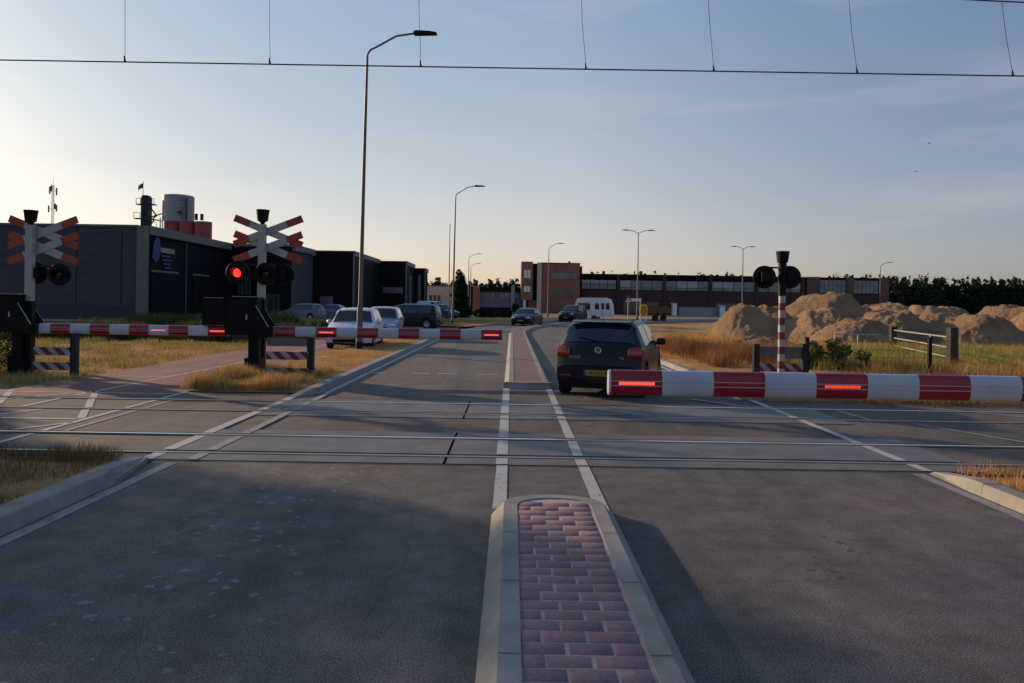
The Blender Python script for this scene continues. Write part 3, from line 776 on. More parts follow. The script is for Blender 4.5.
# ------------------------------------------------------------------ cars
def lerp(tab,y):
    if y<=tab[0][0]: return tab[0][1]
    for (a,va),(b,vb) in zip(tab,tab[1:]):
        if y<=b: return va+(vb-va)*(y-a)/(b-a)
    return tab[-1][1]
class Car:
    def __init__(s,L,W,H,top,belt=.92,axles=None,wr=.31,rr=.13,fr=.28,sill=.2,roofw=.72):
        s.L,s.W,s.H,s.top,s.belt,s.wr=L,W/2,H,top,belt,wr
        s.ax=axles or (.72,L-.80); s.rr,s.fr,s.sill,s.roofw=rr,fr,sill,roofw
    def yoff(s,y,u):
        k=abs(u)**3
        a=s.rr*max(0,1-y/.7)*k; b=s.fr*max(0,1-(s.L-y)/.9)*k
        return y+a-b
    def sec(s,y):
        zt=lerp(s.top,y); b=min(s.belt,zt-.06)
        pw=1-.04*max(0,1-y/.5)-.10*max(0,1-(s.L-y)/.8)**2
        w=s.W*pw
        f=max(0,min(1,(zt-s.belt)/(s.H-s.belt)))
        wt=w*(.94+(s.roofw-.94)*f)
        zb=s.sill+(.08*max(0,1-y/.4))+.05*max(0,1-(s.L-y)/.5)
        arch=0
        for ya in s.ax:
            d=abs(y-ya); ra=s.wr+.065
            if d<ra: arch=max(arch,s.wr+math.sqrt(ra*ra-d*d))
        zs=max(zb,arch)
        zm=max(.52,zs+.03)
        b=max(b,zm+.02)
        return [(0,zb),(w*.90,max(zb,zs-.0)),(w*.975,zs+.01),(w*.985,min(zs+.12,zm-.005) if arch==0 else zs+.02),(w,zm),(w*.985,b),(wt,max(zt-.055,b+.012)),(wt*.88,max(zt-.012,b+.02)),(wt*.5,zt+.008),(0,zt+.014)]
    def surf(s,y,v,sg):
        P=s.sec(y); i=min(int(v),len(P)-2); f=v-i
        x=P[i][0]*(1-f)+P[i+1][0]*f; z=P[i][1]*(1-f)+P[i+1][1]*f
        return Vector((sg*x,s.yoff(y,x/s.W),z))
    def topz(s,y,x):
        P=s.sec(y); x=abs(x); T=P[6:]
        for a,b in zip(T,T[1:]):
            if b[0]<=x<=a[0]: 
                f=(x-b[0])/(a[0]-b[0]); return b[1]+(a[1]-b[1])*f
        return T[0][1]
    def shell(s,t,mat):
        ys=sorted(set([0,s.L]+[q[0] for q in s.top]+[ya+d for ya in s.ax for d in np.linspace(-(s.wr+.07),s.wr+.07,17)]+list(np.linspace(0,s.L,26))))
        ys=[y for i,y in enumerate(ys) if 0<=y<=s.L and (i==0 or y-ys[i-1]>.006)]
        rows=[]
        for y in ys:
            P=s.sec(y); r=[(x,s.yoff(y,x/s.W),z) for x,z in P]; l=[(-x,yy,z) for x,yy,z in r[1:-1]][::-1]
            rows.append(r+l)
        mb=MB(); mb.grid(rows,0,True)
        mb.add(rows[0],[tuple(range(len(rows[0])))]); mb.add(rows[-1],[tuple(range(len(rows[0])))])
        o=mb.build('body',mat,t,smooth=40)
        return o
    def side_window(s,t,y0,y1,v0=5.10,v1=5.92):
        for sg in (-1,1):
            mb=MB(); rows=[]
            for i in range(9):
                y=y0+(y1-y0)*i/8; rows.append([s.surf(y,v,sg)+Vector((sg*.006,0,.002)) for v in (v0,(v0+v1)/2,v1)])
            mb.grid(rows); mb.build('side_window',M['glass'],t)
    def top_patch(s,t,name,y0,y1,k,mat,up=.006,dy=0.,z0=None,inset=.0,k1=None):
        mb=MB(); rows=[]; k1=k1 or k
        for i in range(9):
            f=i/8; y=y0+(y1-y0)*f; w=s.sec(y)[6][0]*(k+(k1-k)*f)
            rows.append([(w*u,s.yoff(y,w*u/s.W)+dy,s.topz(y,w*u)+up) for u in (-1,-.88,-.6,-.3,0,.3,.6,.88,1)])
        mb.grid(rows); return mb.build(name,mat,t,smooth=40)
    def wheels(s,t):
        for ya in s.ax:
            for sg in (-1,1):
                mb=MB(); wr=s.wr; x0=sg*(s.W-.10)
                prof=[(wr*.62,-.10),(wr*.93,-.10),(wr,-.075),(wr,.075),(wr*.93,.10),(wr*.62,.10),(wr*.62,-.10)]
                mb.lathe([(r,h) for r,h in prof],(x0,ya,wr),'x',26)
                w=mb.build('wheel',M['tyre'],t,smooth=35)
                rb=MB(); rb.lathe([(wr*.63,sg*.085),(wr*.58,sg*.09),(wr*.56,sg*.05),(.05,sg*.03)],(x0,ya,wr),'x',26)
                for k in range(5):
                    a=2*PI*k/5; Mx=Matrix.Translation((x0+sg*.07,ya,wr))@Matrix.Rotation(a,4,'X')
                    rb.box(-.012,.018,-.022,.022,.0,wr*.6,0,Mx)
                rb.build('rim',M['rim'],w,smooth=35)
    def ends(s,t,style):
        pass
def plate(t,x,y,z,w=.52,h=.11,ry=0,text=None,fy=-1):
    mb=MB(); mb.box(x-w/2,x+w/2,y-.006,y+.006,z-h/2,z+h/2)
    p=mb.build('number_plate',M['plate'],t)
    mb=MB(); mb.box(x-w/2,x-w/2+.045,y+fy*.0085-.0005,y+fy*.0085+.0005,z-h/2,z+h/2); mb.build('blue_band',M['signblue'],p)
    if text: writing(text,(x+.02,y+fy*.009,z-.036),.098,M['black'],p,fy)
    return p
def writing(txt,loc,size,mat,parent,fy=-1,depth=.001,name='lettering',xs=1.0,label=None):
    cu=bpy.data.curves.new(name,'FONT'); cu.body=txt; cu.size=size; cu.align_x='CENTER'; cu.extrude=depth
    tmp=bpy.data.objects.new('tmp',cu); C.objects.link(tmp); bpy.context.view_layer.update()
    dg=bpy.context.evaluated_depsgraph_get(); me=bpy.data.meshes.new_from_object(tmp.evaluated_get(dg))
    bpy.data.objects.remove(tmp)
    me.transform(Matrix.Diagonal((xs,1,1,1)))
    me.transform(Matrix.Rotation(PI/2,4,'X'))
    if fy>0: me.transform(Matrix.Rotation(PI,4,'Z'))
    me.transform(Matrix.Translation(loc)); me.materials.clear(); me.materials.append(mat)
    o=bpy.data.objects.new(name,me); C.objects.link(o); o.parent=parent
    return o
def mirrors(c,t,y,z,mat):
    for sg in (-1,1):
        mb=MB(); x=sg*(c.W+.085)
        rows=[]
        for d,k in ((-.07,.75),(-.05,1),(.03,.9),(.10,.45)):
            rows.append([(x+.10*k*math.copysign(abs(math.cos(a))**.6,math.cos(a)),y+d,z+.075*k*math.copysign(abs(math.sin(a))**.6,math.sin(a))) for a in [2*PI*i/14 for i in range(14)]])
        mb.grid(rows,0,True); mb.add(rows[0],[tuple(range(14))]); mb.add(rows[-1],[tuple(range(14))])
        mb.box(min(sg*(c.W-.08),sg*(c.W+.03)),max(sg*(c.W-.08),sg*(c.W+.03)),y-.02,y+.05,z-.06,z-.02)
        mb.build('door_mirror',mat,t,smooth=40)
def generic_end_parts(c,t,front_z=.66,rear_z=.86,tail=True,grille=True,platez=.42,text=None):
    # headlights
    yf=c.L
    for sg in (-1,1):
        mb=MB(); 
        rows=[]
        for u in (.52,.66,.80,.92):
            x=c.W*u*.93; y=c.yoff(c.L-.03,x/c.W)+.035
            rows.append([(sg*x,y-.015,front_z-.055+(.03 if u<.6 else 0)),(sg*x,y,front_z),(sg*x,y-.03,front_z+.07)])
        mb.grid(rows); mb.build('headlight',M['head'],t,smooth=True)
        mb=MB(); rows=[]
        for u in (.62,.76,.88,.97):
            x=c.W*u*.96; y=c.yoff(.03,x/c.W)-.035
            rows.append([(sg*x,y,rear_z-.10),(sg*x,y,rear_z),(sg*x,y+.03,rear_z+.12)])
        mb.grid(rows); mb.build('tail_light',M['platered'],t,smooth=True)
    mb=MB(); mb.box(-c.W*.45,c.W*.45,yf-.02,yf+.012,.50,.60); mb.box(-c.W*.62,c.W*.62,yf-.03,yf+.008,.27,.38)
    mb.build('grille',M['black'],t)
    plate(t,0,yf+.02,platez+.02,fy=1)
    plate(t,0,-.012,.55 if platez<.5 else platez)
HATCH=lambda L,H:[(0,.60),(.03,.74),(.10,1.0),(.14,1.03),(.42,H-.07),(.62,H-.015),(1.3,H),(1.9,H-.005),(2.35,H-.06),(L-1.12,.99),(L-.95,.95),(L-.4,.83),(L-.12,.72),(L-.03,.60),(L,.48)]
SEDAN=lambda L,H:[(0,.62),(.03,.86),(.10,.98),(.62,1.04),(.72,1.06),(1.35,H-.05),(1.7,H),(2.3,H-.01),(2.75,H-.09),(L-1.22,.99),(L-1.05,.95),(L-.4,.84),(L-.12,.72),(L-.03,.60),(L,.48)]
SUVP=lambda L,H:[(0,.66),(.03,.9),(.08,1.1),(.12,1.13),(.32,H-.08),(.5,H-.02),(1.4,H),(2.3,H-.02),(2.65,H-.08),(L-1.12,1.13),(L-.95,1.09),(L-.3,.98),(L-.1,.84),(L-.03,.66),(L,.5)]
MPV=lambda L,H:[(0,.62),(.03,.82),(.08,1.02),(.11,1.05),(.26,H-.10),(.42,H-.02),(1.6,H),(2.6,H-.02),(3.0,H-.09),(L-1.0,1.06),(L-.85,1.0),(L-.3,.84),(L-.1,.72),(L-.03,.60),(L,.48)]
def generic_car(name,label,cat,loc,rz,L,W,H,prof,paint,side,ws,rw,group=None,belt=.92,wr=.31,roofw=.74,rails=False,plain=False):
    t=empty(name,loc,rz,label,cat,group)
    c=Car(L,W,H,prof(L,H),belt,None,wr,roofw=roofw)
    c.shell(t,paint); c.wheels(t)
    for y0,y1 in side: c.side_window(t,y0,y1)
    c.top_patch(t,'windscreen',ws[0],ws[1],.90,M['glass'],.007,.004,k1=.93)
    c.top_patch(t,'rear_window',rw[0],rw[1],.90,M['glass'],.006,-.004,k1=.86)
    mirrors(c,t,L-1.45 if cat!='van' else L-1.0,belt+.06,paint)
    generic_end_parts(c,t,.68 if prof!=SUVP else .82,.88)
    mb=MB(); mb.box(-c.W*.8,c.W*.8,.35,L-.4,.16,.45); mb.build('underbody',M['black'],t)
    if rails:
        for sg in (-1,1):
            mb=MB(); mb.tube([(sg*c.W*.66,.7,H-.02),(sg*c.W*.66,.85,H+.04),(sg*c.W*.66,2.3,H+.035),(sg*c.W*.66,2.5,H-.03)],.018,8); mb.build('roof_rail',M['chrome'],t)
    return t,c
# the waiting black hatchback, seen from behind
L,W,H=3.97,1.70,1.46
th=R(-17.0)
t=empty('waiting_car',(1.63,13.97,0),th,'black hatchback seen from behind, waiting beyond the lowered right boom','car')
c=Car(L,W,H,HATCH(L,H),.93,(.62,3.09),.31,roofw=.74)
body=c.shell(t,M['cp_black']); c.wheels(t)
c.side_window(t,.62,1.42); c.side_window(t,1.50,2.62)
c.top_patch(t,'windscreen',2.38,2.92,.90,M['glass'],.007,.004)
rwp=c.top_patch(t,'rear_window',.150,.405,.93,M['glass'],.006,-.006,k1=.88)
c.top_patch(t,'sunroof',.70,1.75,.80,M['black'],.006)
mb=MB(); w=.60
mb.add([(-w,.44,H-.035),(w,.44,H-.035),(w*.92,.30,H-.03),(-w*.92,.30,H-.03),(-w,.60,H+.0),(w,.60,H+.0),(w*.9,.30,H-.045),(-w*.9,.30,H-.045)],[(3,2,5,4),(3,7,6,2),(7,0,1,6),(0,4,5,1)]); mb.build('spoiler',M['cp_black'],t)
mirrors(c,t,2.55,.99,M['cp_black'])
for sg in (-1,1):
    mb=MB(); rows=[]
    for u in (.68,.78,.88,.955,1.0):
        x=c.W*u*.955; y=c.yoff(.05,x/c.W)
        yb=-.04+(.0 if u<.99 else .0)
        k_=.035 if u<.7 else 0
        rows.append([(sg*x,y+yb+.03,.765+k_*.3),(sg*x,y+yb+.022,.83),(sg*x,y+yb+.03,.90),(sg*x,y+yb+.052,.965-k_)])
    x=c.W*.985; rows.append([(sg*x,.26,.80),(sg*x,.30,.84),(sg*x*.995,.34,.91),(sg*x*.985,.34,.96)])
    mb.grid(rows); o=mb.build('tail_light',M['platered'],t,smooth=50)
    sm=o.modifiers.new('s','SOLIDIFY'); sm.thickness=.012; sm.offset=0
    mb=MB(); x0,x1=sorted((sg*.50,sg*.74)); mb.box(x0,x1,-.004+.02,.05,.40,.425); mb.build('reflector',M['platered'],t)
p=plate(t,0,-.018,.47,text='PP-053-K')
# tailgate lines and bumper
mb=MB(); mb.box(-.70,.70,.005,.03,.588,.597); mb.box(-.52,.52,.055,.09,.757,.763); mb.build('tailgate_gap',M['rubber'],t)
mb=MB(); mb.box(-.73,.73,-.012,.04,.36,.40); mb.build('bumper_strip',M['cp_black'],t)
mb=MB(); mb.box(-.60,.60,.02,.2,.18,.33); mb.build('bumper_skirt',M['black'],t)
# round emblem with a V over a W
eb=MB(); ez=.90; ey=.045
eb.lathe([(.050,-.006),(.058,-.010),(.062,-.006),(.062,.004),(.050,.004),(.050,-.006)],(0,ey,ez),'y',28)
def stroke(a,b,w=.008):
    a=Vector((a[0],0,a[1]));b=Vector((b[0],0,b[1]));d=(b-a).normalized();n=Vector((-d.z,0,d.x))*w/2
    vs=[a-n,b-n,b+n,a+n]; vs=[v+Vector((0,ey+q,ez)) for q in (-.009,.001) for v in vs]
    eb.add(vs,[(0,1,2,3),(7,6,5,4),(0,4,5,1),(1,5,6,2),(2,6,7,3),(3,7,4,0)])
stroke((-.022,.047),(0,.006)); stroke((.022,.047),(0,.006))
stroke((-.043,.026),(-.020,-.045)); stroke((-.020,-.045),(0,-.004)); stroke((0,-.004),(.020,-.045)); stroke((.020,-.045),(.043,.026))
eb.build('emblem',M['chrome'],t)
writing('POLO',(-.44,.015,.74),.075,M['chrome'],t,name='model_lettering',xs=1.15,depth=.003)
writing('TSI',(.45,.015,.74),.06,M['chrome'],t,name='engine_lettering',xs=1.1,depth=.003)
mb=MB(); mb.tube([(0,.13,1.045),(-.05,.14,1.07),(-.40,.19,1.135)],.008,6); mb.build('rear_wiper',M['black'],t)
mb=MB(); mb.tube([(0,.60,H),(0,.40,H+.19)],[.006,.003],6); mb.build('aerial',M['black'],t)
for y in (1.45,2.45):
    for sg in (-1,1):
        mb=MB(); x=c.W*.985; x0,x1=sorted((sg*(x-.005),sg*(x+.028))); mb.box(x0,x1,y-.18,y,.84,.865); mb.build('door_handle',M['cp_black'],t)
mb=MB(); mb.box(-.75,.75,.25,3.6,.15,.45); mb.build('underbody',M['black'],t)
mb=MB(); mb.tube([(-.42,.03,.22),(-.42,.25,.22)],.025,10); mb.build('exhaust',M['darkgrey'],t)

G='cars parked left of the road'
generic_car('parked_car','white hatchback parked facing the camera behind the nearest lamp pole','car',(-6.12,30.6,0),PI+R(3),3.9,1.72,1.50,HATCH,M['cp_white'],[(.62,1.42),(1.5,2.6)],(2.40,2.86),(.16,.40),G)
generic_car('parked_car','silver hatchback parked right behind the white one','car',(-6.35,38.0,0),PI+R(3),3.9,1.70,1.52,HATCH,M['cp_silver'],[(.62,1.42),(1.5,2.6)],(2.40,2.86),(.16,.40),G)
generic_car('estate_car','black people carrier with roof rails turning into the side street','car',(-4.75,49.6,0),R(80),4.7,1.8,1.62,MPV,M['cp_black'],[(.42,1.35),(1.42,2.4),(2.46,3.4)],(3.02,3.70),(.12,.26),None,belt=.98,wr=.33,rails=True,roofw=.78)
generic_car('oncoming_car','dark saloon driving towards the camera around the bend','car',(1.85,63.5,0),PI+R(-15),4.5,1.78,1.44,SEDAN,M['cp_navy'],[(1.1,1.9),(1.98,3.0)],(2.8,3.25),(.76,1.3))
generic_car('towing_car','dark off-road car with bright headlights towing the white caravan','car',(7.4,80.6,0),PI+R(-24),4.6,1.9,1.75,SUVP,M['cp_black'],[(.5,1.3),(1.4,2.2),(2.28,3.15)],(2.68,3.42),(.13,.3),None,belt=1.06,wr=.37,roofw=.8)
generic_car('parked_car','pale blue car at the foot of the dark building, left of its neighbour','car',(-16.9,66,0),R(74),4.1,1.72,1.5,HATCH,M['cp_pale'],[(.62,1.42),(1.5,2.6)],(2.40,3.0),(.16,.40),G)
generic_car('parked_car','smaller looking grey blue car beside the pale blue one at the dark building','car',(-16.2,75,0),R(80),4.1,1.72,1.45,SEDAN,M['cp_pale'],[(1.1,1.9),(1.98,2.8)],(2.6,3.1),(.76,1.3),G)
generic_car('parked_car','blue hatchback parked right of the people carrier','car',(-9.6,88,0),PI+R(50),4.1,1.75,1.6,HATCH,M['cp_blue'],[(.62,1.42),(1.5,2.6)],(2.40,3.0),(.16,.40),G)
generic_car('parked_van','white van parked behind the people carrier beside the blue hatchback','van',(-11.6,92,0),PI+R(60),4.8,1.9,1.95,MPV,M['cp_white'],[(2.4,3.3)],(3.02,3.7),(.12,.2),None,belt=1.1,wr=.34)

# caravan
t=empty('caravan',(9.4,84.5,0),R(72),'white touring caravan towed by the dark off-road car','caravan')
mb=MB(); prof=[(0,.45),(0,1.2),(.10,1.9),(.35,2.45),(.9,2.62),(3.4,2.60),(3.85,2.5),(4.2,1.7),(4.25,1.2),(4.15,.5),(3.9,.42)]
prof=[(y-2.1,z) for y,z in prof]; mb.prism(prof,'x',-1.05,1.05); mb.build('shell',M['signwhite'],t,smooth=30)
for sg in (-1,1):
    for y0,y1,z0,z1 in ((.25,1.75,1.25,2.0),(-.75,-.3,1.3,2.0),(-1.35,-1.0,1.3,2.0),(-1.95,-1.55,1.3,2.0)):
        mb=MB(); x0,x1=sorted((sg*1.048,sg*1.065)); mb.prism([(y0,z0),(y1,z0),(y1+(.12 if y1>1 else 0)-(.25 if y1>1 else 0),z1),(y0,z1)],'x',x0,x1); mb.build('side_window',M['glass'],t)
mb=MB(); mb.box(-.8,.8,2.06,2.12,1.25,1.9); mb.build('front_window',M['glass'],t)
for sg in (-1,1):
    mb=MB(); mb.lathe([(.0,-.09),(.3,-.09),(.32,-.06),(.32,.06),(.3,.09),(0,.09)],(sg*1.0,-.2,.32),'x',20); mb.build('wheel',M['tyre'],t)
mb=MB(); mb.tube([(0,2.0,.45),(0,3.3,.5)],.05,8); mb.build('drawbar',M['galv'],t)

# flatbed with a rusty load
t=empty('loaded_trailer',(17.5,88,0),R(78),'dark small trailer with a rusty load beside the yellow road sign','trailer')
mb=MB(); mb.box(-.9,.9,-1.4,1.4,.7,.9); mb.tube([(0,1.4,.7),(0,2.4,.6)],.05,6); mb.build('deck',M['darkgrey'],t)
mb=MB(); mb.prism([(-1.35,.91),(1.35,.91),(1.3,1.5),(.4,1.72),(-.8,1.76),(-1.35,1.4)],'x',-.85,.85); mb.build('load',M['rusty'],t)
for y in (-.5,.45):
    for sg in (-1,1):
        mb=MB(); mb.lathe([(0,-.1),(.33,-.1),(.38,-.08),(.38,.08),(.33,.1),(0,.1)],(sg*.85,y,.38),'x',20); mb.build('wheel',M['tyre'],t)

# ------------------------------------------------------------------ traffic signs
t=empty('road_work_sign',(15.05,84.5,0),0,'yellow diversion board with a black circular arrow symbol on two legs','road sign')
mb=MB(); mb.prism([(-.42,.75),(.42,.75),(.42,1.65),(.22,1.95),(-.22,1.95),(-.42,1.65)],'y',-.02,.02); mb.build('board',M['yellow'],t)
for sg in (-1,1):
    mb=MB(); mb.tube([(sg*.3,.05,0),(sg*.3,.05,1.9)],.035,8); mb.build('leg',M['galv'],t)
mb=MB(); mb.lathe([(.17,-.004),(.27,-.004),(.27,.002),(.17,.002)],(0,-.024,1.15),'y',22); mb.prism([(-.28,1.5),(0,1.8),(.28,1.5),(.2,1.46),(0,1.64),(-.2,1.46)],'y',-.03,-.022); mb.build('symbol',M['black'],t)
t=empty('warning_sign',(13.5,86,0),0,'red and white triangular warning sign on a post above the hatchback roof','road sign')
mb=MB(); mb.prism([(-.50,2.1),(.50,2.1),(0,2.98)],'y',-.015,.015,0); mb.build('triangle_border',M['red'],t)
mb=MB(); mb.prism([(-.30,2.2),(.30,2.2),(0,2.74)],'y',-.02,-.017,0); mb.build('triangle_face',M['signwhite'],t)
mb=MB(); mb.prism([(-.03,2.33),(.03,2.33),(.035,2.55),(-.035,2.55)],'y',-.026,-.0205); mb.lathe([(0,-.004),(.03,-.004),(.03,.0)],(0,-.0215,2.28),'y',10); mb.build('mark',M['black'],t)
mb=MB(); mb.tube([(0,.06,0),(0,.06,2.8)],.04,8); mb.build('post',M['galv'],t)
t=empty('direction_sign',(14.7,86.5,0),0,'small white pointed direction sign just left of the double armed lamp','road sign')
mb=MB(); mb.prism([(-1.0,2.45),(-.82,2.28),(.4,2.28),(.4,2.62),(-.82,2.62)],'y',-.02,.02); mb.build('panel',M['signwhite'],t)
mb=MB(); mb.tube([(.3,.06,0),(.3,.06,2.7)],.04,8); mb.build('post',M['galv'],t)

# ------------------------------------------------------------------ buildings, left
def walls(mb,x0,x1,y0,y1,z1,mi=0,z0=-.1): mb.box(x0,x1,y0,y1,z0,z1,mi)
t=empty('dark_warehouse',(0,0,0),0,'low dark grey block warehouse with blue and white sign at the far left','building')
HT=7.45
mb=MB(); mb.box(-62,-29.7,59,77,-.1,HT); mb.box(-62,-22.95,77.02,85,-.1,HT); mb.build('wall',M['darkbrick'],t)
mb=MB(); mb.box(-62,-29.75,58.93,59.0,-.1,1.15); mb.build('plinth',M['plinth'],t)
mb=MB(); mb.box(-29.9,-29.25,58.8,59.5,-.1,HT+.1); mb.build('corner_pillar',M['fascia'],t)
mb=MB(); mb.box(-29.72,-29.2,59.5,77,HT-.55,HT+.15); mb.box(-62,-29.9,58.9,59.1,HT-.02,HT+.14); mb.box(-29.2,-22.7,76.85,77.0,HT-.12,HT+.15); mb.box(-22.93,-22.6,77,85,HT-.5,HT+.15); mb.build('roof_fascia',M['fascia'],t)
mb=MB(); mb.box(-29.68,-29.62,59.5,77,-.1,HT-.56); mb.box(-29.6,-23.0,76.93,77.01,-.1,HT-.12); mb.build('cladding',M['nearblack'],t)
for y0,y1 in ((60.6,65.4),(68.5,72.0)):
    mb=MB(); mb.box(-29.615,-29.55,y0,y1,0,3.9)
    for i in range(14): mb.box(-29.55,-29.53,y0+.05,y1-.05,.1+i*.27,.26+i*.27)
    mb.build('roller_door',M['nearblack'],t)
    mb=MB(); mb.box(-29.62,-29.5,y0,y1,3.92,4.1); mb.build('door_lintel',M['fascia'],t)
for x0,x1,z0,z1 in ((-28.4,-27.2,2.4,3.8),(-26.0,-24.2,0,2.3)):
    mb=MB(); mb.box(x0,x1,76.87,76.92,z0,z1); w_=mb.build('window',M['windark'],t)
    mb=MB()
    for q in range(4): mb.box(x0+q*(x1-x0)/3-.03,x0+q*(x1-x0)/3+.03,76.83,76.865,z0,z1)
    mb.box(x0,x1,76.825,76.868,z0-.05,z0); mb.box(x0,x1,76.825,76.868,z1,z1+.05); mb.build('frame',M['midgrey'],w_)
mb=MB(); 
for i in range(9): mb.box(-60+i*3.6,-59.96+i*3.6,58.975,58.998,1.2,HT-.05)
mb.build('wall_joint',M['nearblack'],t)
for x,y in ((-45.2,58.9),(-29.55,67.0)):
    mb=MB(); mb.tube([(x,y,0),(x,y,HT-.6)],.06,8); mb.build('downpipe',M['midgrey'],t)
# sign: a dark blue emblem, a pale name band and small blue lines
s_=MB(); s_.prism([(60.5,5.1),(61.1,4.7),(61.7,5.1),(61.95,5.8),(61.7,6.7),(61.2,6.9),(60.7,6.3)],'x',-29.52,-29.45); sg_=s_.build('company_sign',M['signblue'],t)
s_=MB(); s_.box(-29.49,-29.43,61.98,64.4,5.6,6.02); s_.build('name_band',M['silo'],sg_)
s_=MB()
for i in range(4): s_.box(-29.49,-29.45,62.1+i*.2,63.7+(i%2)*.25,5.27-i*.33,5.42-i*.33)
s_.build('text_line',M['cp_blue'],sg_)
# stepped black units
def unit(x0,x1,y0,y1,h,label,win=None):
    t=empty('black_unit',(0,0,0),0,label,'building','row of black clad business units')
    mb=MB(); mb.box(x0,x1,y0,y1,-.1,h); mb.build('wall',M['nearblack'],t)
    mb=MB(); mb.box(x0-.02,x1+.14,y0-.12,y0,h-.0,h+.13); mb.box(x1,x1+.15,y0,y1,h-.45,h+.13); mb.build('roof_fascia',M['fascia'],t)
    mb=MB(); mb.box(x1-.02,x1+.08,y0-.1,y0+.35,-.1,h-.0); mb.build('corner_trim',M['fascia'],t)
    for a in (win or []):
        mb=MB(); mb.box(*a); mb.build('window',M['wingrey'] ,t)
    return t
unit(-23.5,-18.5,86,102.8,7.5,'black clad unit directly right of the double crossbuck mast',[(-22.3,-20.8,85.93,85.99,.0,2.3)])
unit(-22,-14.85,103,112,7.35,'middle black clad unit behind the nearest lamp pole',[(-18.0,-15.2,102.93,102.99,3.0,3.8),(-14.84,-14.78,106.5,109,1.2,5.6)])
unit(-18,-13.3,112.3,116,6.85,'last and smallest black clad unit at the end of the row',[(-14.3,-13.9,112.23,112.28,1.0,5.9)])
# silos
t=empty('silo_plant',(0,0,0),0,'tall grey silo with red tanks rising behind the dark warehouse','silo')
mb=MB(); mb.lathe([(2.2,0),(2.2,16.9),(2.0,17.05),(0,17.3)],(-49.8,110,0),'z',32); mb.build('silo_tank',M['silo'],t,smooth=30)
for i,x in enumerate((-48.6,-46.4,-44.2)):
    mb=MB(); mb.lathe([(1.2,0),(1.2,12.75),(0,12.85)],(x,105.5,0),'z',22); mb.build('red_tank',M['silored'],t,smooth=30)
for x in (-45.2,-44.4):
    mb=MB(); mb.tube([(x,105.5,13.0),(x,105.5,13.9)],.22,10); mb.build('vent',M['darkgrey'],t)
mb=MB(); mb.tube([(-49.6,104.0,0),(-49.6,104.0,13.1)],.1,8); mb.build('pipe',M['signwhite'],t)
mb=MB(); mb.box(-47.75,-47.6,107.7,108.1,3,16.5)
for i in range(12): mb.box(-48.5+.0,-47.7,107.62,107.68,11+i*.5,11.06+i*.5)
mb.build('ladder',M['darkgrey'],t)
mb=MB(); mb.box(-48.9,-48.2,107.55,107.62,14.2,14.5); mb.build('nameplate',M['darkgrey'],t)
t=empty('elevator_tower',(-54.5,110,0),0,'slim dark elevator tower with platforms and a flag beside the grey silo','tower')
mb=MB(); mb.box(-.6,.5,-.6,.6,0,16.6); mb.prism([(-.6,16.6),(.5,16.6),(.3,17.0),(-.4,17.0)],'y',-.6,.6); mb.build('shaft',M['darkgrey'],t)
for x0,x1,z in ((-1.7,-.75,13.5),(.55,1.7,12.1),(-1.4,-.7,15.6),(.55,1.3,15.6),(-1.7,-.75,11.0)):
    mb=MB(); mb.box(x0,x1,-.5,.5,z,z+.14)
    for xx in (x0,x1-.06): mb.box(xx,xx+.06,-.5,-.44,z+.14,z+.95)
    mb.box(x0,x1,-.5,-.44,z+.9,z+.96); mb.build('platform',M['darkgrey'],t)
mb=MB()
for a,b in (((.5,0,15.3),(1.5,0,14.0)),((.5,0,13.8),(3.9,0,14.9)),((.5,0,13.2),(1.6,0,14.2)),((.8,0,13.5),(3.9,0,13.0)),((.5,0,12.6),(1.2,0,13.5))): mb.tube([a,b],.1,6)
mb.build('conveyor_frame',M['darkgrey'],t)
mb=MB(); mb.tube([(-.6,0,16.9),(-.6,0,19.2)],.04,6); mb.build('flagstaff',M['darkgrey'],t)
mb=MB(); mb.grid([[(-.62-.75*i/6,.08*math.sin(i*1.4),18.95-.55*(i/6)),(-.62-.75*i/6,.08*math.sin(i*1.4),18.15-.35*(i/6))] for i in range(7)]); f_=mb.build('flag',M['midgrey'],t); s=f_.modifiers.new('s','SOLIDIFY'); s.thickness=.02
# radio mast
t=empty('radio_mast',(-124.5,200,0),0,'thin lattice radio mast with antennas above the warehouse roof','mast')
mb=MB(); 
for a in range(3): mb.tube([(.5*math.cos(a*2.09),.5*math.sin(a*2.09),0),(.25*math.cos(a*2.09),.25*math.sin(a*2.09),32)],.07,5)
for i in range(20):
    z=i*1.6; mb.tube([(.45,0,z),(-.22,.39,z+.8)],.045,4); mb.tube([(-.22,.39,z+.8),(-.22,-.39,z+1.6)],.045,4)
mb.build('lattice',M['midgrey'],t)
for x,z,h in ((-.9,29.5,2),(.95,29.2,2),(-1.1,24.6,1.8),(1.0,24.8,1.8),(-.5,30.2,1.6),(.6,25.4,1.6)):
    mb=MB(); mb.box(x-.14,x+.14,-.15,.15,z,z+h); mb.box(min(0,x),max(0,x),-.03,.03,z+h*.5,z+h*.5+.06); mb.build('antenna',M['midgrey'],t)
mb=MB(); mb.tube([(0,0,32),(0,0,34)],.04,5); mb.build('tip_rod',M['midgrey'],t)

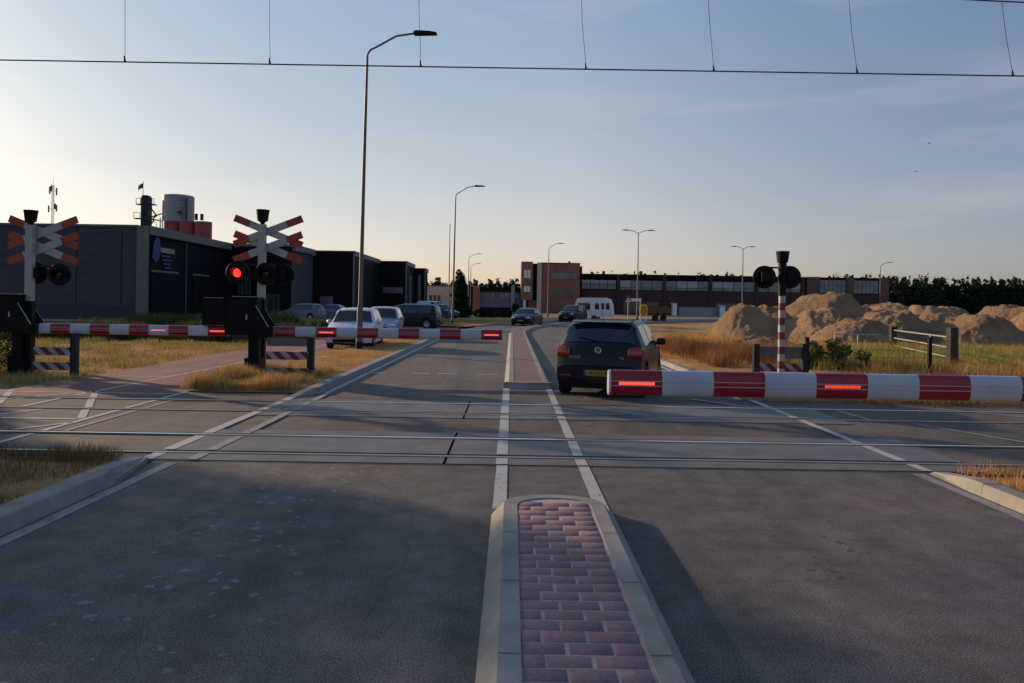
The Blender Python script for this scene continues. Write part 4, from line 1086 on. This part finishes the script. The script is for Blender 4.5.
# ------------------------------------------------------------------ buildings, centre and right
t=empty('beige_building',(0,0,0),0,'low beige building in the gap right of the black units','building')
mb=MB(); mb.box(-24,-13.7,160,172,-.1,5.3); mb.build('wall',M['beige'],t)
mb=MB(); mb.box(-24.05,-13.65,159.9,172,5.31,5.55); mb.build('roof_edge',M['fascia'],t)
for x in (-17.9,-17.0,-16.1): 
    mb=MB(); mb.box(x,x+.6,159.93,159.98,1.6,3.4); mb.build('window',M['rusty'],t)
t=empty('mauve_office',(0,0,0),0,'low office with mauve grey cladding between conifer and brick office','building')
mb=MB(); mb.box(-6.5,3.6,150,162,-.1,4.9); mb.build('wall',M['purple'],t)
mb=MB(); mb.box(-7.9,-6.52,149,160,-.1,5.3); mb.build('brick_end',M['redbrick'],t)
mb=MB(); mb.box(-6.5,3.6,149.6,150,4.2,5.1); mb.box(-6.5,3.6,149.7,149.99,0,1.0); mb.build('roof_edge',M['nearblack'],t)
for i in range(8):
    mb=MB(); x=-6.2+i*.95; mb.box(x,x+.75,149.93,149.98,2.9,4.0); mb.build('window',M['wingrey'] if i%3 else M['windark'],t)
mb=MB(); mb.box(-.2,.5,149.3,149.9,-.1,5.4); mb.build('white_pier',M['silo'],t)
# dark shrubs, walls
# brick office
t=empty('brick_office',(0,0,0),0,'three storey red brick office block behind the oncoming saloon','building')
BX=1.7;BY=147
mb=MB(); mb.box(5.75,13.4,BY,158,-.1,9.95); mb.box(1.75,4.0,BY-1.2,158,2.6,10.15); mb.box(4.0,4.9,BY+.6,157,2.6,9.9); mb.box(3.3,5.7,BY+.5,157,-.1,2.6); mb.build('wall',M['redbrick'],t)
mb=MB(); mb.box(4.9,5.75,BY-.6,157,-.1,10.05); mb.build('beige_pier',M['beige'],t)
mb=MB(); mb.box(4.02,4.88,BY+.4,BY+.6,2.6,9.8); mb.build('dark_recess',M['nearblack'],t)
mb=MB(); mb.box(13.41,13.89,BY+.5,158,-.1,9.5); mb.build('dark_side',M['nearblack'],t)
for z0,z1 in ((6.9,8.5),(4.2,5.3)):
    mb=MB(); mb.box(2.3,3.55,BY-1.28,BY-1.2,z0,z1); w_=mb.build('window',M['winglint'],t)
    mb=MB(); mb.box(2.88,2.96,BY-1.32,BY-1.285,z0,z1); mb.box(2.3,3.55,BY-1.32,BY-1.286,z0-.1,z0); mb.build('frame',M['midgrey'],w_)
mb=MB(); mb.box(2.2,2.7,BY-1.0,BY-.4,-.1,2.6); mb.build('entrance_column',M['signwhite'],t)
for z0,z1,xs in ((6.9,8.1,((7.9,9.2),(9.3,10.6),(10.7,11.6),(11.7,12.7))),(3.4,5.0,((8.0,10.6),(11.2,12.4))),(0.3,1.7,((8.0,12.6),))):
    for x0,x1 in xs:
        mb=MB(); mb.box(x0,x1,BY-.07,BY-.01,z0,z1); w_=mb.build('window',M['windark'] if z0<6 else M['wingrey'],t)
        mb=MB(); mb.box((x0+x1)/2-.04,(x0+x1)/2+.04,BY-.1,BY-.075,z0,z1); mb.box(x0-.05,x1+.05,BY-.12,BY-.02,z0-.09,z0-.002); mb.build('frame',M['midgrey'],w_)
mb=MB(); mb.box(11.3,11.7,150,150.4,9.9,10.6); mb.box(5.7,13.45,BY-.08,BY+.2,9.96,10.1); mb.build('roof_edge',M['darkgrey'],t)
# long office block
t=empty('long_office',(0,0,0),0,'long two storey maroon brick office block behind the sand heaps','building')
mb=MB(); mb.box(13.9,76,150,162,-.1,4.9); mb.build('wall',M['maroon'],t)
mb=MB(); mb.box(13.9,76,150.3,162,4.9,8.15); mb.box(13.9,76,149.9,150.3,7.3,8.15); mb.build('upper_storey',M['nearblack'],t)
px=[21.5+i*9.35 for i in range(5)]
for x in px:
    mb=MB(); mb.box(x-.28,x+.28,149.7,150.3,-.1,8.0); mb.build('pilaster',M['maroon'],t)
for x0,x1 in ((59.6,62.2),(67.6,69.0),(74.2,76.1)):
    mb=MB(); mb.box(x0,x1,149.5,150.4,-.1,8.2); mb.build('brick_pier',M['pierbrick'],t)
rnd=random.Random(3)
bays=[(14.1,21.1)]+[(px[i]+.35,px[i+1]-.35) for i in range(4)]
for bi,(x0,x1) in enumerate(bays):
    n=4
    for i in range(n):
        a=x0+(x1-x0)*i/n+.06; b_=x0+(x1-x0)*(i+1)/n-.06
        mt=M['winpale'] if (bi==0 or rnd.random()<.35) else M['wingrey']
        z0,z1=(5.6,6.9)
        if bi==0: z0,z1=6.2,6.9
        mb=MB(); mb.box(a,b_,150.2,150.28,z0,z1); w_=mb.build('window',mt,t)
        mb=MB(); mb.box(a,b_,150.15,150.195,z0-.08,z0-.002); mb.box(a-.05,a,150.15,150.29,z0,z1); mb.build('frame',M['midgrey'],w_)
        mb=MB(); mb.box(a,b_,150.2,150.28,5.0,5.5) if bi else mb.box(a,b_,150.2,150.28,5.1,6.05); mb.build('window',M['wingrey'],t)
    if bi%2: 
        mb=MB(); mb.box(x0+.8,x1-.8,149.95,149.99,.3,2.5); mb.build('window',M['windark'],t)
for x0,x1 in ((62.3,67.5),(69.1,74.1)):
    for i in range(3):
        a=x0+(x1-x0)*i/3+.05; b_=x0+(x1-x0)*(i+1)/3-.05
        mb=MB(); mb.box(a,b_,149.8,149.88,5.0,7.6); w_=mb.build('window',M['wingrey'],t)
        mb=MB(); mb.box(a,b_,149.75,149.795,6.5,6.58); mb.box((a+b_)/2-.03,(a+b_)/2+.03,149.74,149.794,5,7.6); mb.build('frame',M['midgrey'],w_)
for x,h in ((18.5,.7),(26.2,.8),(27,.3),(45,.3)):
    mb=MB(); mb.box(x,x+.5,152,152.6,8.15,8.15+h); mb.build('roof_vent',M['darkgrey'],t)
# pale cabinets and wall in front
for i,(x,y,w_,h_,lb) in enumerate(((29.6,135,.9,2.3,'white cabinet standing left of the low pale wall'),(38.3,135,1.1,2.0,'white cabinet standing at the right end of the low pale wall'))):
    t=empty('utility_cabinet',(x,y,0),0,lb,'cabinet','white cabinets before the long office')
    mb=MB(); mb.box(-w_/2,w_/2,-.4,.4,0,h_); mb.build('housing',M['silo'],t)
    mb=MB(); mb.box(-w_/2-.05,w_/2+.05,-.45,.45,h_+.002,h_+.1); mb.build('lid',M['signwhite'],t)
    mb=MB(); mb.box(-w_/2+.08,w_/2-.08,-.43,-.402,.1,h_-.1); mb.build('door',M['signwhite'],t)
t=empty('low_wall',(34.3,136,0),0,'low pale grey wall between the white cabinets before the long office','wall')
mb=MB(); mb.box(-3.6,3.4,-.2,.2,0,1.65); mb.build('panel_wall',M['silo'],t); mb=MB(); mb.box(-3.65,3.45,-.25,.25,1.652,1.75); mb.build('coping',M['fascia'],t)

# ------------------------------------------------------------------ sand heaps
HG=[]
def heapz(x,y):
    z=np.full(len(x),-.05)
    for cx,cy,rx,ry,G in HG:
        n=G.shape[0]-1; u=(x-(cx-rx))/(2*rx)*n; v=(y-(cy-ry))/(2*ry)*n
        k=(u>=0)&(u<n)&(v>=0)&(v<n)
        z[k]=np.maximum(z[k],G[v[k].astype(int),u[k].astype(int)])
    return z
def heap(cx,cy,rx,ry,h,seed,label,tilt=0):
    mb=MB(); n=96; rows=[]
    for j in range(n+1):
        r=[]
        for i in range(n+1):
            u=-1+2*i/n; v=-1+2*j/n
            x=cx+u*rx; y=cy+v*ry
            q=Vector((x*.22+seed*7,y*.22,seed)); w=mnoise.noise(q)*.35
            d=math.hypot(u,v)+w*.5
            z=h*1.18*max(0,1-d)**.95*(1+.3*mnoise.noise(q*2.2)) if d<1 else 0
            z=min(z,h*.93+.16*mnoise.noise(q*6))
            z+=.26*(mnoise.ridged_multi_fractal(Vector((x*.55,y*.55,seed)),.9,2.1,5,1,2)*.5-.5)*min(1,max(0,(1.0-d))*4)
            z+=.07*mnoise.fractal(Vector((x*3.1,y*3.1,seed)),.9,2,4)*min(1,max(0,1-d)*5)
            e=min(1,(1-max(abs(u),abs(v)))*8)
            r.append((x-cx,y-cy,(z-.12*(1-e))*1.0-.08))
        rows.append(r)
    HG.append((cx,cy,rx,ry,np.array([[q_[2] for q_ in r_] for r_ in rows])))
    mb.grid(rows); o=mb.build('sand_heap',M['sand'],None,smooth=60); o.location=(cx,cy,0)
    tag(o,label,'sand heap','heaps of sand in the field')
HE=[(14.1,44,2.0,2.8,1.9,1,'leftmost sand heap below the double armed lamp'),
    (16.0,46,2.6,3.0,1.8,2,'low peaked sand heap directly left of the banded signal mast'),
    (17.4,42,2.4,3.0,1.75,12,'sand heap seen through the banded signal mast'),
    (20.1,47,3.4,3.6,2.65,4,'highest sand heap, just right of the banded signal mast'),
    (23.0,49,2.6,3.2,1.95,14,'shoulder of sand right of the highest heap'),
    (17.6,37.5,2.2,2.6,1.30,5,'small bright sand heap in front of the highest one'),
    (25.6,50,3.0,3.6,2.15,6,'broad sand heap rising left of the metal gate'),
    (20.6,40,2.9,3.0,1.62,7,'sand heap directly behind the metal gate'),
    (28.6,49,3.0,3.4,1.95,15,'flat topped sand heap far behind the gate posts'),
    (25.0,43,3.0,3.2,2.0,8,'long sand heap right of the gate post, sunlit on its left'),
    (23.6,38,2.8,2.8,1.55,9,'rightmost sand heap at the edge of the view'),
    (29.6,44,3.2,3.6,2.05,10,'far right sand heap behind the rightmost one'),
    (11.4,34,2.2,2.4,.42,11,'low flat mound of earth left of all sand heaps'),
    (28.8,39,3.4,3.2,1.9,13,'sand heap beyond the right edge of the view')]
for a in HE: heap(a[0],a[1],a[2]*1.22,a[3]*1.2,a[4]*1.1,a[5],a[6])

# ------------------------------------------------------------------ gate and mesh fence, right
t=empty('field_gate',(0,0,0),0,'metal bar field gate between two dark posts before the sand heaps','gate')
P0=Vector((14.22,27.6,0)); P1=Vector((12.45,20.9,0))
for p_,w_,h_ in ((P0,.10,1.14),(P1,.11,1.28)):
    mb=MB(); mb.box(p_.x-w_,p_.x+w_,p_.y-w_,p_.y+w_,-.1,h_); mb.build('gate_post',M['timber'],t)
A=P0+Vector((-.02,-.15,0)); B=P1+Vector((0,.18,0))
for z in (.14,.43,.71,1.0): 
    mb=MB(); mb.tube([A+Vector((0,0,z)),B+Vector((0,0,z))],.024,8); mb.build('bar',M['galv'],t)
mb=MB(); q=A.lerp(B,.72); mb.tube([q+Vector((0,0,.14)),q+Vector((0,0,1.0))],.024,8); mb.build('upright',M['galv'],t)
t=empty('wire_fence',(0,0,0),0,'thin wire mesh fence in front of the green grass on the right','fence')
F0=Vector((7.55,18.9,0)); F1=Vector((11.08,19.6,0)); F2=Vector((12.35,20.7,0)); F3=Vector((22,21.6,0))
for p_,h_ in ((F0,1.02),(F1,1.05)):
    mb=MB(); mb.box(p_.x-.042,p_.x+.042,p_.y-.042,p_.y+.042,-.1,h_); mb.build('fence_post',M['black'],t)
mb=MB()
for a_,b_ in ((F0,F1),(F1,F2)):
    for z in (.1,.3,.5,.7,.92): mb.tube([a_+Vector((0,0,z)),b_+Vector((0,0,z))],.004,4)
    n=int((b_-a_).length/.15)
    for i in range(n):
        q=a_.lerp(b_,i/n); mb.tube([q+Vector((0,0,.05)),q+Vector((0,0,.92))],.003,4)
mb.build('wire_mesh',M['darkgrey'],t)
t=empty('rail_fence',(0,0,0),0,'low white rail behind the green grass, left of the gate','fence')
mb=MB(); mb.tube([(12.4,28.4,.80),(14.0,28,.79)],.025,8); mb.build('rail',M['galv'],t)
for x,y in ((12.4,28.4),(13.2,28.2)):
    mb=MB(); mb.tube([(x,y,0),(x,y,.8)],.025,8); mb.build('post',M['galv'],t)
# low guard rails left
for (x0,y0,x1,y1,lb) in ((-16.0,29,-11.8,29.5,'low grey guard rail in the grass under the left boom'),(-11.2,29.8,-8.7,30,'short grey guard rail left of the middle barrier machine')):
    t=empty('guard_rail',(0,0,0),0,lb,'guard rail','guard rails in the left grass')
    mb=MB(); mb.tube([(x0,y0,.55),(x1,y1,.55)],.035,8); mb.build('rail',M['galv'],t)
    for f in (.05,.5,.95):
        mb=MB(); xx=x0+(x1-x0)*f; yy=y0+(y1-y0)*f; mb.tube([(xx,yy,-.1),(xx,yy,.55)],.035,8); mb.build('post',M['darkgrey'],t)

# ------------------------------------------------------------------ vegetation
def vz(x,y): return np.full(len(x),.07)
grass('dry_grass','brown dry grass on the corner beside the near left kerb','grass',(-8.5,-3.99,3.0,7.95),42000,.035,.11,.006,M['brown'],.06,1.6,-.5,.8,3,inside=lambda x,y:(x<-4.0-.0*y)&((y<7.0)|(x<-4.08-(y-7)*.03)))
grass('dry_grass','tall grass tufts along the rail at the left','grass',(-9.5,-4.3,7.4,8.25),7000,.06,.16,.006,M['brown'],.0,2.2,-.1,.9,4)
grass('dry_grass','orange dry grass on the verge between cycle path and road','grass',(-6.0,-3.9,14.05,38.3),46000,.025,.085,.008,M['dry'],.07,1.5,-.15,1.1,5)
grass('dry_grass','denser tufts around the middle barrier machine','grass',(-6.3,-4.2,14.1,17.6),14000,.08,.24,.009,M['dry'],.05,1.4,-.15,1.1,6)
grass('dry_grass','greener tufts at the foot of the middle barrier','grass',(-6.2,-4.1,14.0,16.9),7000,.08,.2,.009,M['mixed'],.05,1.9,.05,1.0,7)
grass('mixed_grass','patchy green and straw grass left of the cycle path','grass',(-20,-9.45,14.2,31),70000,.04,.15,.011,M['mixed'],-.05,.9,.0,1.3,8,inside=lambda x,y:(x<-9.4-(y<16)*.1))
grass('mixed_grass','dry low grass beside the cycle path','grass',(-15,-9.4,16,30),20000,.03,.09,.012,M['dry'],-.04,1.1,-.1,.9,9)
grass('dry_grass','dry grass strip along the far right edge of the crossing','grass',(4.7,16,13.75,17.5),50000,.04,.13,.008,M['dry'],.06,1.2,-.4,.9,10)
grass('dry_grass','brown grass patches right beside the rails','grass',(6.5,13,13.3,14.1),5000,.05,.16,.007,M['brown'],.0,1.7,.0,.9,11)
grass('dry_grass','dry grass at the corner behind the near right kerb','grass',(4.7,9,5.6,7.85),16000,.04,.13,.006,M['dry'],.05,1.8,-.25,.9,12)
grass('dry_grass','straw coloured grass of the field on the right','grass',(4.8,24,17.5,40),120000,.06,.22,.014,M['dry'],-.04,.5,-.25,1.0,13)
grass('green_grass','bright green grass behind the wire fence','grass',(7.8,14.5,19.8,27),50000,.12,.45,.012,M['green'],-.05,1.1,-.1,1.2,14)
grass('green_grass','green grass around the gate post at the right edge','grass',(12.6,22,20.2,30),42000,.12,.45,.013,M['green'],-.05,1.0,-.05,1.2,15)
grass('green_grass','thin green strip in the dry field right of the hatchback','grass',(5.6,9.6,27,33),24000,.08,.22,.013,M['green'],-.05,.5,-.3,.9,16)
grass('dry_grass','tall straw in front of the green grass','grass',(7.8,22,19.0,21),16000,.2,.5,.008,M['dry'],-.05,1.,-.1,.9,17)
grass('red_weeds','reddish brown weeds left of the banded mast','weeds',(5.6,10.5,20.5,28),36000,.2,.62,.014,M['redweed'],-.05,.45,.02,1.0,18)
grass('dry_grass','dry grass tufts on the sandy ground before the heaps','grass',(9,34,28,46),40000,.1,.3,.02,M['dry'],-.05,.35,.0,1.0,19)
grass('dry_weeds','scattered dry weeds growing on the sand heaps','weeds',(11,30,36,44),7000,.06,.2,.018,M['dry'],lambda x,y: heapz(x,y)-.03,.4,.3,1.,25,inside=lambda x,y: heapz(x,y)<.9)
grass('mixed_grass','dull grass on the far verge beyond the side street','grass',(-30,6,54,72),60000,.1,.3,.03,M['mixed'],.0,.3,-.4,1.,20,inside=lambda x,y:((x<-4.2)&(y>54))|((x<CX-4.4+RR-np.sqrt(np.maximum(0,RR*RR-(y-Y0)**2))-.6)))
grass('weeds','tall grey green weeds before the dark warehouse','weeds',(-34,-9.5,44,53.5),42000,.25,.85,.05,M['weed'],-.05,.25,-.12,1.0,21,inside=lambda x,y:(x>-23.5)&((y>49.5)|(x<-14)))
grass('weeds','weeds and low brush left of the parked cars','weeds',(-26,-9.8,31,39.5),46000,.2,.6,.03,M['weed'],-.05,.35,-.15,1.0,22,bias=-.2)
# hedge at the left edge
def shrub(name,label,cat,centres,radii,n,size,mat,seed,group=None,stems=True,z0=0):
    cc=np.mean(np.array(centres),0); t=empty(name,(float(cc[0]),float(cc[1]),0),0,label,cat,group)
    C2=[(a-cc[0],b-cc[1],c_) for a,b,c_ in centres]
    V,F,r=leafcloud(C2,radii,n,size,seed); npmesh('foliage',V,F,mat,t,r)
    mb=MB()
    for i,(a,b,c_) in enumerate(C2[:8]): mb.tube([(a*.25,b*.25,-.05),(a*.7,b*.7,c_*.5),(a,b,c_)],[.03,.022,.01],6)
    mb.build('stem',M['bark'],t)
    return t
shrub('hedge_bush','dense green bush at the left picture edge below the barrier machine','bush',[(-12.4,17.0,.45),(-12.9,17.4,.7),(-12.2,17.8,.5),(-13.4,17.2,.6),(-12.1,16.6,.3)],[.5,.6,.5,.6,.38],16000,.035,M['leaf'],31)
g_=random.Random(9)
for k_,(x,y,h) in enumerate(((7.95,19.9,.62),(8.35,20.4,.85),(8.8,20.1,.95),(9.25,20.6,.8),(9.6,20.2,.6))):
    cs=[(x+g_.uniform(-.16,.16),y+g_.uniform(-.15,.15),h*(.25+.7*q/9)) for q in range(10)]
    shrub('leafy_plant',('lowest leafy plant right beside the mesh fence post','dark leafy plant second from the mesh fence post','tallest leafy plant in the row by the mesh fence post','leafy plant fourth from the mesh fence post','last small leafy plant of the row, nearest the green grass')[k_],'plant',cs,[.10+.04*g_.random() for q in cs],520,.055,M['leaf2'],80+k_,'leafy plants behind the mesh fence')
def broad_tree(loc,h,cr,label,seed,mat='leaf',n=9000,size=.14,name='roadside_tree',trunk=True,group=None):
    g=random.Random(seed); t=empty(name,loc,0,label,'tree',group)
    cs=[];rs=[]
    for i in range(16):
        a=g.uniform(0,2*PI); d=g.uniform(0,1)**.6*cr*.75; z=g.uniform(.38,.9)*h
        k=1-abs(z/h-.6)*1.1; cs.append((d*k*math.cos(a),d*k*math.sin(a),z)); rs.append(g.uniform(.28,.45)*cr)
    V,F,r=leafcloud(cs,rs,n,size,seed,.85,.45); npmesh('crown',V,F,M[mat],t,r)
    mb=MB(); mb.tube([(0,0,-.1),(.05,0,h*.3),(0,.05,h*.7)],[h*.03,h*.022,h*.008],8)
    for c_ in cs[:8]: mb.tube([(0,0,h*.28),(c_[0]*.6,c_[1]*.6,c_[2]*.75),c_],[h*.012,h*.008,h*.003],6)
    mb.build('trunk',M['bark'],t)
# trees just outside the left edge; they shade the road as in the photograph
broad_tree((-18.2,16.3,0),5.6,2.3,'leafy tree beyond the left edge whose shade falls over the near left lane',41,n=4200)
broad_tree((-21.8,14.6,0),7.6,3.1,'tallest leafy tree beyond the left edge, just behind the railway',42,n=5200)
broad_tree((-23.5,19.6,0),7.6,2.4,'slender leafy tree beyond the left edge, farthest from the railway',43,n=4200)
# dark conifer
t=empty('conifer',(-9.2,130,0),0,'dark pointed conifer rising left of the mauve office','tree')
cs=[];rs=[]
for i in range(14):
    z=.6+i*.5; w_=1.65*(1-(z/8.6)**2.2); cs.append((random.uniform(-.3,.3),random.uniform(-.3,.3),z)); rs.append((max(w_,.3),max(w_,.3),.6))
V,F,r=leafcloud(cs,rs,9000,.16,51); npmesh('crown',V,F,M['darkleaf'],t,r)
mb=MB(); mb.tube([(0,0,0),(0,0,7)],[.2,.04],8); mb.build('trunk',M['bark'],t)
def woods(name,label,x0,x1,y0,y1,n,h0,h1,seed,cr=2.6,leaves=60000,size=.5,pointy=True):
    g=np.random.default_rng(seed); cs=[];rs=[]
    for i in range(n):
        x=x0+(x1-x0)*(i+g.uniform(-.4,.4))/n; y=g.uniform(y0,y1); h=g.uniform(h0,h1)
        k=6
        for j in range(k):
            z=h*(.12+.88*j/(k-1)); f=1-(j/(k-1))**1.6*.85
            cs.append((x+g.uniform(-.4,.4),y,z-.5)); w=cr*f*(1 if pointy else 1.1); rs.append((w,w,h/k*.8))
    V,F,r=leafcloud(cs,rs,leaves,size,seed,shell=.7)
    return tag(npmesh(name,V,F,M['darkleaf'],None,r),label,'wood',kind='stuff')
woods('far_wood','dark dense wood closing the horizon behind the sand heaps',112,290,250,264,260,11.3,12.7,61,3.0,240000,.7)
woods('far_wood','treetops peeping over the long office roof',14,125,215,225,80,9.4,11.6,62,3.4,30000,.6)
woods('far_wood','dark treeline behind the mauve office and beige building',-45,10,230,240,44,7.4,9.4,63,3.8,36000,.75)
woods('far_wood','low dark trees on the horizon left of the warehouse',-330,-60,300,310,60,6,8,64,4,24000,.9)
# low hedges and shrubs in the centre distance
k_=0
for (x,y,h,w,lb) in ((-6.4,92,1.3,2.2,'dark shrub right of the verge lamp'),(-3.2,95,1.1,2.4,'dark low shrub in front of the mauve office, left one'),(-.2,96,1.0,2.2,'dark low shrub in front of the mauve office, right one'),(.6,128,2.0,.9,'small round tree left of the brick office entrance'),(-9.8,80,1.2,2.2,'green shrub beside the blue hatchback')):
    k_+=1; shrub('shrub',lb,'shrub',[(x+w*.4*q,y+random.uniform(-.4,.4),h*.45) for q in (-1,-.3,.4,1)],[(w*.35,w*.3,h*.5)]*4,2500,.13,M['darkleaf'],70+k_,'shrubs in the centre distance')
# birds
for x,y,z,lb in ((32.6,60,13.0,'tiny dark bird in the right sky, the lower one'),(33.6,60,15.3,'tiny dark bird in the right sky, the higher one')):
    mb=MB(); mb.tube([(-.11,0,0),(-.04,0,.01),(.05,0,0),(.10,0,.0)],[.008,.024,.02,.006],8)
    mb.add([(-.03,0,.02),(.05,0,.02),(-.02,.14,.05),(-.04,.13,.05),(-.02,-.14,.05),(-.04,-.13,.05)],[(0,1,2,3),(0,1,4,5)])
    o=mb.build('bird',M['black']); o.location=(x,y,z); tag(o,lb,'bird','birds in the sky')

# ------------------------------------------------------------------ light
az=Vector((.82,-.57,0)).normalized(); EL=R(13.5)
d=Vector((az.x*math.cos(EL),az.y*math.cos(EL),-math.sin(EL)))
sun=bpy.data.lights.new('sun','SUN'); sun.energy=5; sun.angle=R(.9); sun.color=(1,.72,.46)
so=bpy.data.objects.new('sun',sun); C.objects.link(so); so.rotation_euler=d.to_track_quat('-Z','Y').to_euler()
w=bpy.data.worlds.new('World'); sc.world=w; w.use_nodes=True; t=w.node_tree
bg=t.nodes['Background']; sky=t.nodes.new('ShaderNodeTexSky'); sky.sky_type='NISHITA'; sky.sun_disc=False
sky.sun_elevation=EL; sky.sun_rotation=math.atan2(-az.x,-az.y)
sky.air_density=1.0; sky.dust_density=1.2; sky.ozone_density=2.0; sky.altitude=0
tc=t.nodes.new('ShaderNodeTexCoord')
BGS=.15
mp=N(t,'ShaderNodeMapping'); mp.inputs['Scale'].default_value=(1.2,1.2,7); mp.inputs['Location'].default_value=(.35,.9,1.3); mp.inputs['Rotation'].default_value=(R(4),R(14),0); t.links.new(tc.outputs['Generated'],mp.inputs[0])
cl=ramp(t,noi(t,mp.outputs[0],1.6,7,.55),[(.54,(0,0,0)),(.76,(.34,.34,.34))])
gm=N(t,'ShaderNodeGamma'); gm.inputs[1].default_value=.60; t.links.new(sky.outputs[0],gm.inputs[0])
sz=N(t,'ShaderNodeSeparateXYZ'); t.links.new(tc.outputs['Generated'],sz.inputs[0])
air=ramp(t,sz.outputs[2],[(0,(.62,.515,.475)),(.07,(.615,.517,.50)),(.15,(.575,.51,.495)),(.30,(.51,.50,.50)),(.45,(.44,.50,.56)),(1,(.40,.50,.60))])
tint=mix(t,1.0,gm.outputs[0],air,'MULTIPLY')
sc_=N(t,'ShaderNodeVectorMath',operation='MULTIPLY'); t.links.new(tint,sc_.inputs[0]); sc_.inputs[1].default_value=(2.85,2.83,2.8)
dt=N(t,'ShaderNodeVectorMath',operation='DOT_PRODUCT'); t.links.new(tc.outputs['Generated'],dt.inputs[0]); dt.inputs[1].default_value=(-az.x,-az.y,0)
side=ramp(t,dt.outputs['Value'],[(0,(.61,.68,.83)),(.10,(.65,.72,.84)),(.50,(.94,.95,.98)),(.90,(.74,.83,.87)),(1,(.70,.76,.80))])
sd=N(t,'ShaderNodeVectorMath',operation='MULTIPLY'); t.links.new(sc_.outputs[0],sd.inputs[0]); t.links.new(side,sd.inputs[1])
sd2=N(t,'ShaderNodeVectorMath',operation='SCALE'); t.links.new(sd.outputs[0],sd2.inputs[0]); sd2.inputs['Scale'].default_value=1.2
col=mix(t,cl,sd2.outputs[0],(4.3,3.95,3.8))
t.links.new(col,bg.inputs[0]); bg.inputs[1].default_value=BGS

# ------------------------------------------------------------------ camera
cam=bpy.data.cameras.new('camera'); co=bpy.data.objects.new('camera',cam); C.objects.link(co); sc.camera=co
cam.sensor_width=36; cam.lens=740/1024*36; cam.shift_y=-(341.5-304)/1024; cam.clip_end=5000; cam.clip_start=.05
co.location=(0,0,1.75)
co.rotation_euler=(Matrix.Rotation(PI/2,3,'X')@Matrix.Rotation(R(.9),3,'Z')).to_euler()
vs=sc.view_settings; vs.view_transform='Standard'; vs.look='None'; vs.exposure=.07; vs.gamma=1; vs.use_curve_mapping=False
